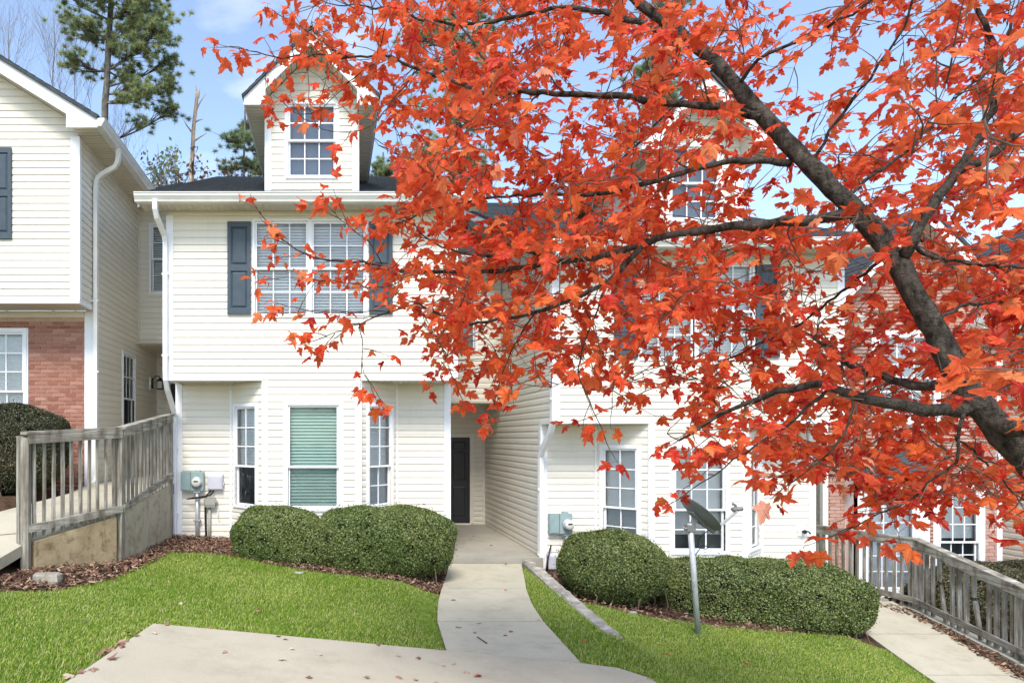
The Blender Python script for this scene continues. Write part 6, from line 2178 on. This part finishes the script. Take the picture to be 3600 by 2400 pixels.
def bare_tree(label, x, y_low, y_top, d, seed, spread=0.5, name='bare_tree', mat=None, r0=0.07):
    r_ = random.Random(seed)
    b, t = pd(x, y_low, d), pd(x + r_.uniform(-10, 10), y_top, d)
    base = Vector((b.x, b.y, -3.0))
    root = thing(name, tuple(base), label, 'tree')
    m = MB(); m.smooth = True
    H = t.z - base.z
    stem = [base.lerp(Vector((t.x, t.y, t.z)), f) + Vector((r_.gauss(0, 0.05), r_.gauss(0, 0.05), 0)) * (f > 0) for f in np.linspace(0, 1, 14)]
    m.tube(stem, [r0 * (1 - 0.93 * i / 13) + 0.005 for i in range(14)], 6)
    m.build('trunk', mat or M_BARETWIG, root)
    tw = MB()
    px_m = 1.5306 * d / F
    hv = (b.z - base.z) / H                                  # the part above the roofs

    def rec(p, dv, L, r, lev):
        n = 5
        pts = [p]
        for i in range(n):
            dv = (dv + Vector((r_.gauss(0, 0.12), r_.gauss(0, 0.12), 0.10))).normalized()
            pts.append(pts[-1] + dv * L / n)
        tw.tube(pts, [r * (1 - 0.75 * i / n) for i in range(n + 1)], 4)
        if lev > 0:
            for i in range(2, n + 1):
                for _ in range(2 if lev > 1 else 1):
                    if r_.random() < 0.85:
                        a = r_.uniform(0, 6.28)
                        rec(pts[i], (dv * 0.9 + Vector((math.cos(a), math.sin(a), 0.2)) * r_.uniform(0.4, 0.9)).normalized(), L * r_.uniform(0.4, 0.65), r * 0.5, lev - 1)
    for i in range(14):
        f = hv + (1 - hv) * (0.0 + 0.95 * i / 14) - 0.06
        p = base.lerp(t, f)
        a = r_.uniform(0, 6.28)
        rec(p, Vector((math.cos(a) * spread, math.sin(a) * spread, 1.0)).normalized(), H * (1 - f) * 0.55 + 0.5, r0 * 0.35 * (1 - f) + 0.006, 2)
    tw.build('twigs', mat or M_BARETWIG, root, 'stuff')
    return root


bare_tree('bare slender tree behind the left roof, furthest left', 20, 200, 10, 33, 61, 0.5, r0=0.08)
bare_tree('bare tree with fine twigs behind the left roof slope', 118, 230, 20, 35, 62, 0.45, r0=0.09)
bare_tree('bare tree just left of the tall pine', 175, 280, 60, 36, 63, 0.5, r0=0.07)
bare_tree('small bare tree right below the tall pine limbs', 290, 420, 250, 36, 64, 0.6, r0=0.05)

# the broken snag
sg = thing('dead_tree', tuple(Vector((pd(440, 430, 36).x, 36, -3.0))), 'bleached broken dead trunk behind the porch roof', 'tree')
cv = catmull([Vector((pd(440, 430, 36).x, 36, -3.0))] + [pd(x, y, 36) for x, y in ((440, 430), (441, 380), (443, 330), (445, 290), (450, 245), (453, 212))], 0.6)
m = MB(); m.smooth = True
m.tube(cv, [0.20 - 0.11 * i / (len(cv) - 1) for i in range(len(cv))], 8); m.build('trunk', M_SNAG, sg)
for pts in ([(452, 222), (451, 205), (450, 194)], [(455, 225), (458, 212), (459, 203)], [(450, 255), (460, 235), (473, 215)], [(445, 325), (460, 315), (475, 306)], [(442, 305), (430, 290), (422, 276)], [(449, 280), (458, 276), (466, 274)]):
    m = MB(); m.tube(P3([(x, y, 36) for x, y in pts]), [0.06, 0.035, 0.01], 5); m.build('branch', M_SNAG, sg)


def leafy_tree(label, cx, cy, rx, ry, d, seed, n, mat, name='oak_tree', size=0.2):
    r_ = random.Random(seed); g = np.random.default_rng(seed)
    c = pd(cx, cy, d); px_m = 1.5306 * d / F
    base = Vector((c.x, d, -3.0))
    root = thing(name, tuple(base), label, 'tree')
    m = MB(); m.smooth = True
    m.tube([base, base.lerp(c, 0.6), c], [0.12, 0.08, 0.03], 7); m.build('trunk', M_PINEBARK, root)
    tw = MB(); AP = []
    for i in range(26):
        q = c + Vector((r_.uniform(-1, 1) * rx * px_m, r_.uniform(-1, 1) * rx * px_m, r_.uniform(-1.0, 1) * ry * px_m * (1 - 0.3 * r_.random())))
        a = base.lerp(c, r_.uniform(0.6, 1.0))
        tw.tube([a, a.lerp(q, 0.5) + Vector((0, 0, 0.1)), q], [0.025, 0.015, 0.006], 4)
        for k in range(n // 26):
            f = r_.uniform(0.35, 1.05)
            AP.append(a.lerp(q, f) + Vector((r_.gauss(0, 0.18), r_.gauss(0, 0.18), r_.gauss(0, 0.18))))
    tw.build('twigs', M_BARETWIG, root, 'stuff')
    P = np.array([tuple(p) for p in AP])
    v, f, r4 = leaf_cloud(P, g.normal(0, 1, P.shape), g.random(len(P)), size, 0.6, 0.5, seed)
    np_mesh('crown', v, f, mat, root, r4, 'stuff')


leafy_tree('small oak with withered brown leaves around the dead trunk', 410, 400, 75, 42, 37, 71, 620, M_BROWNLEAF, 'oak_tree', 0.24)
leafy_tree('dark green young tree at the end of the left roof slope', 370, 370, 45, 45, 35, 72, 260, M_NEEDLE, 'young_tree', 0.26)
leafy_tree('withered brown shrub behind the roof left of the dormer', 555, 398, 50, 14, 38, 73, 420, M_BROWNLEAF, 'oak_tree', 0.2)
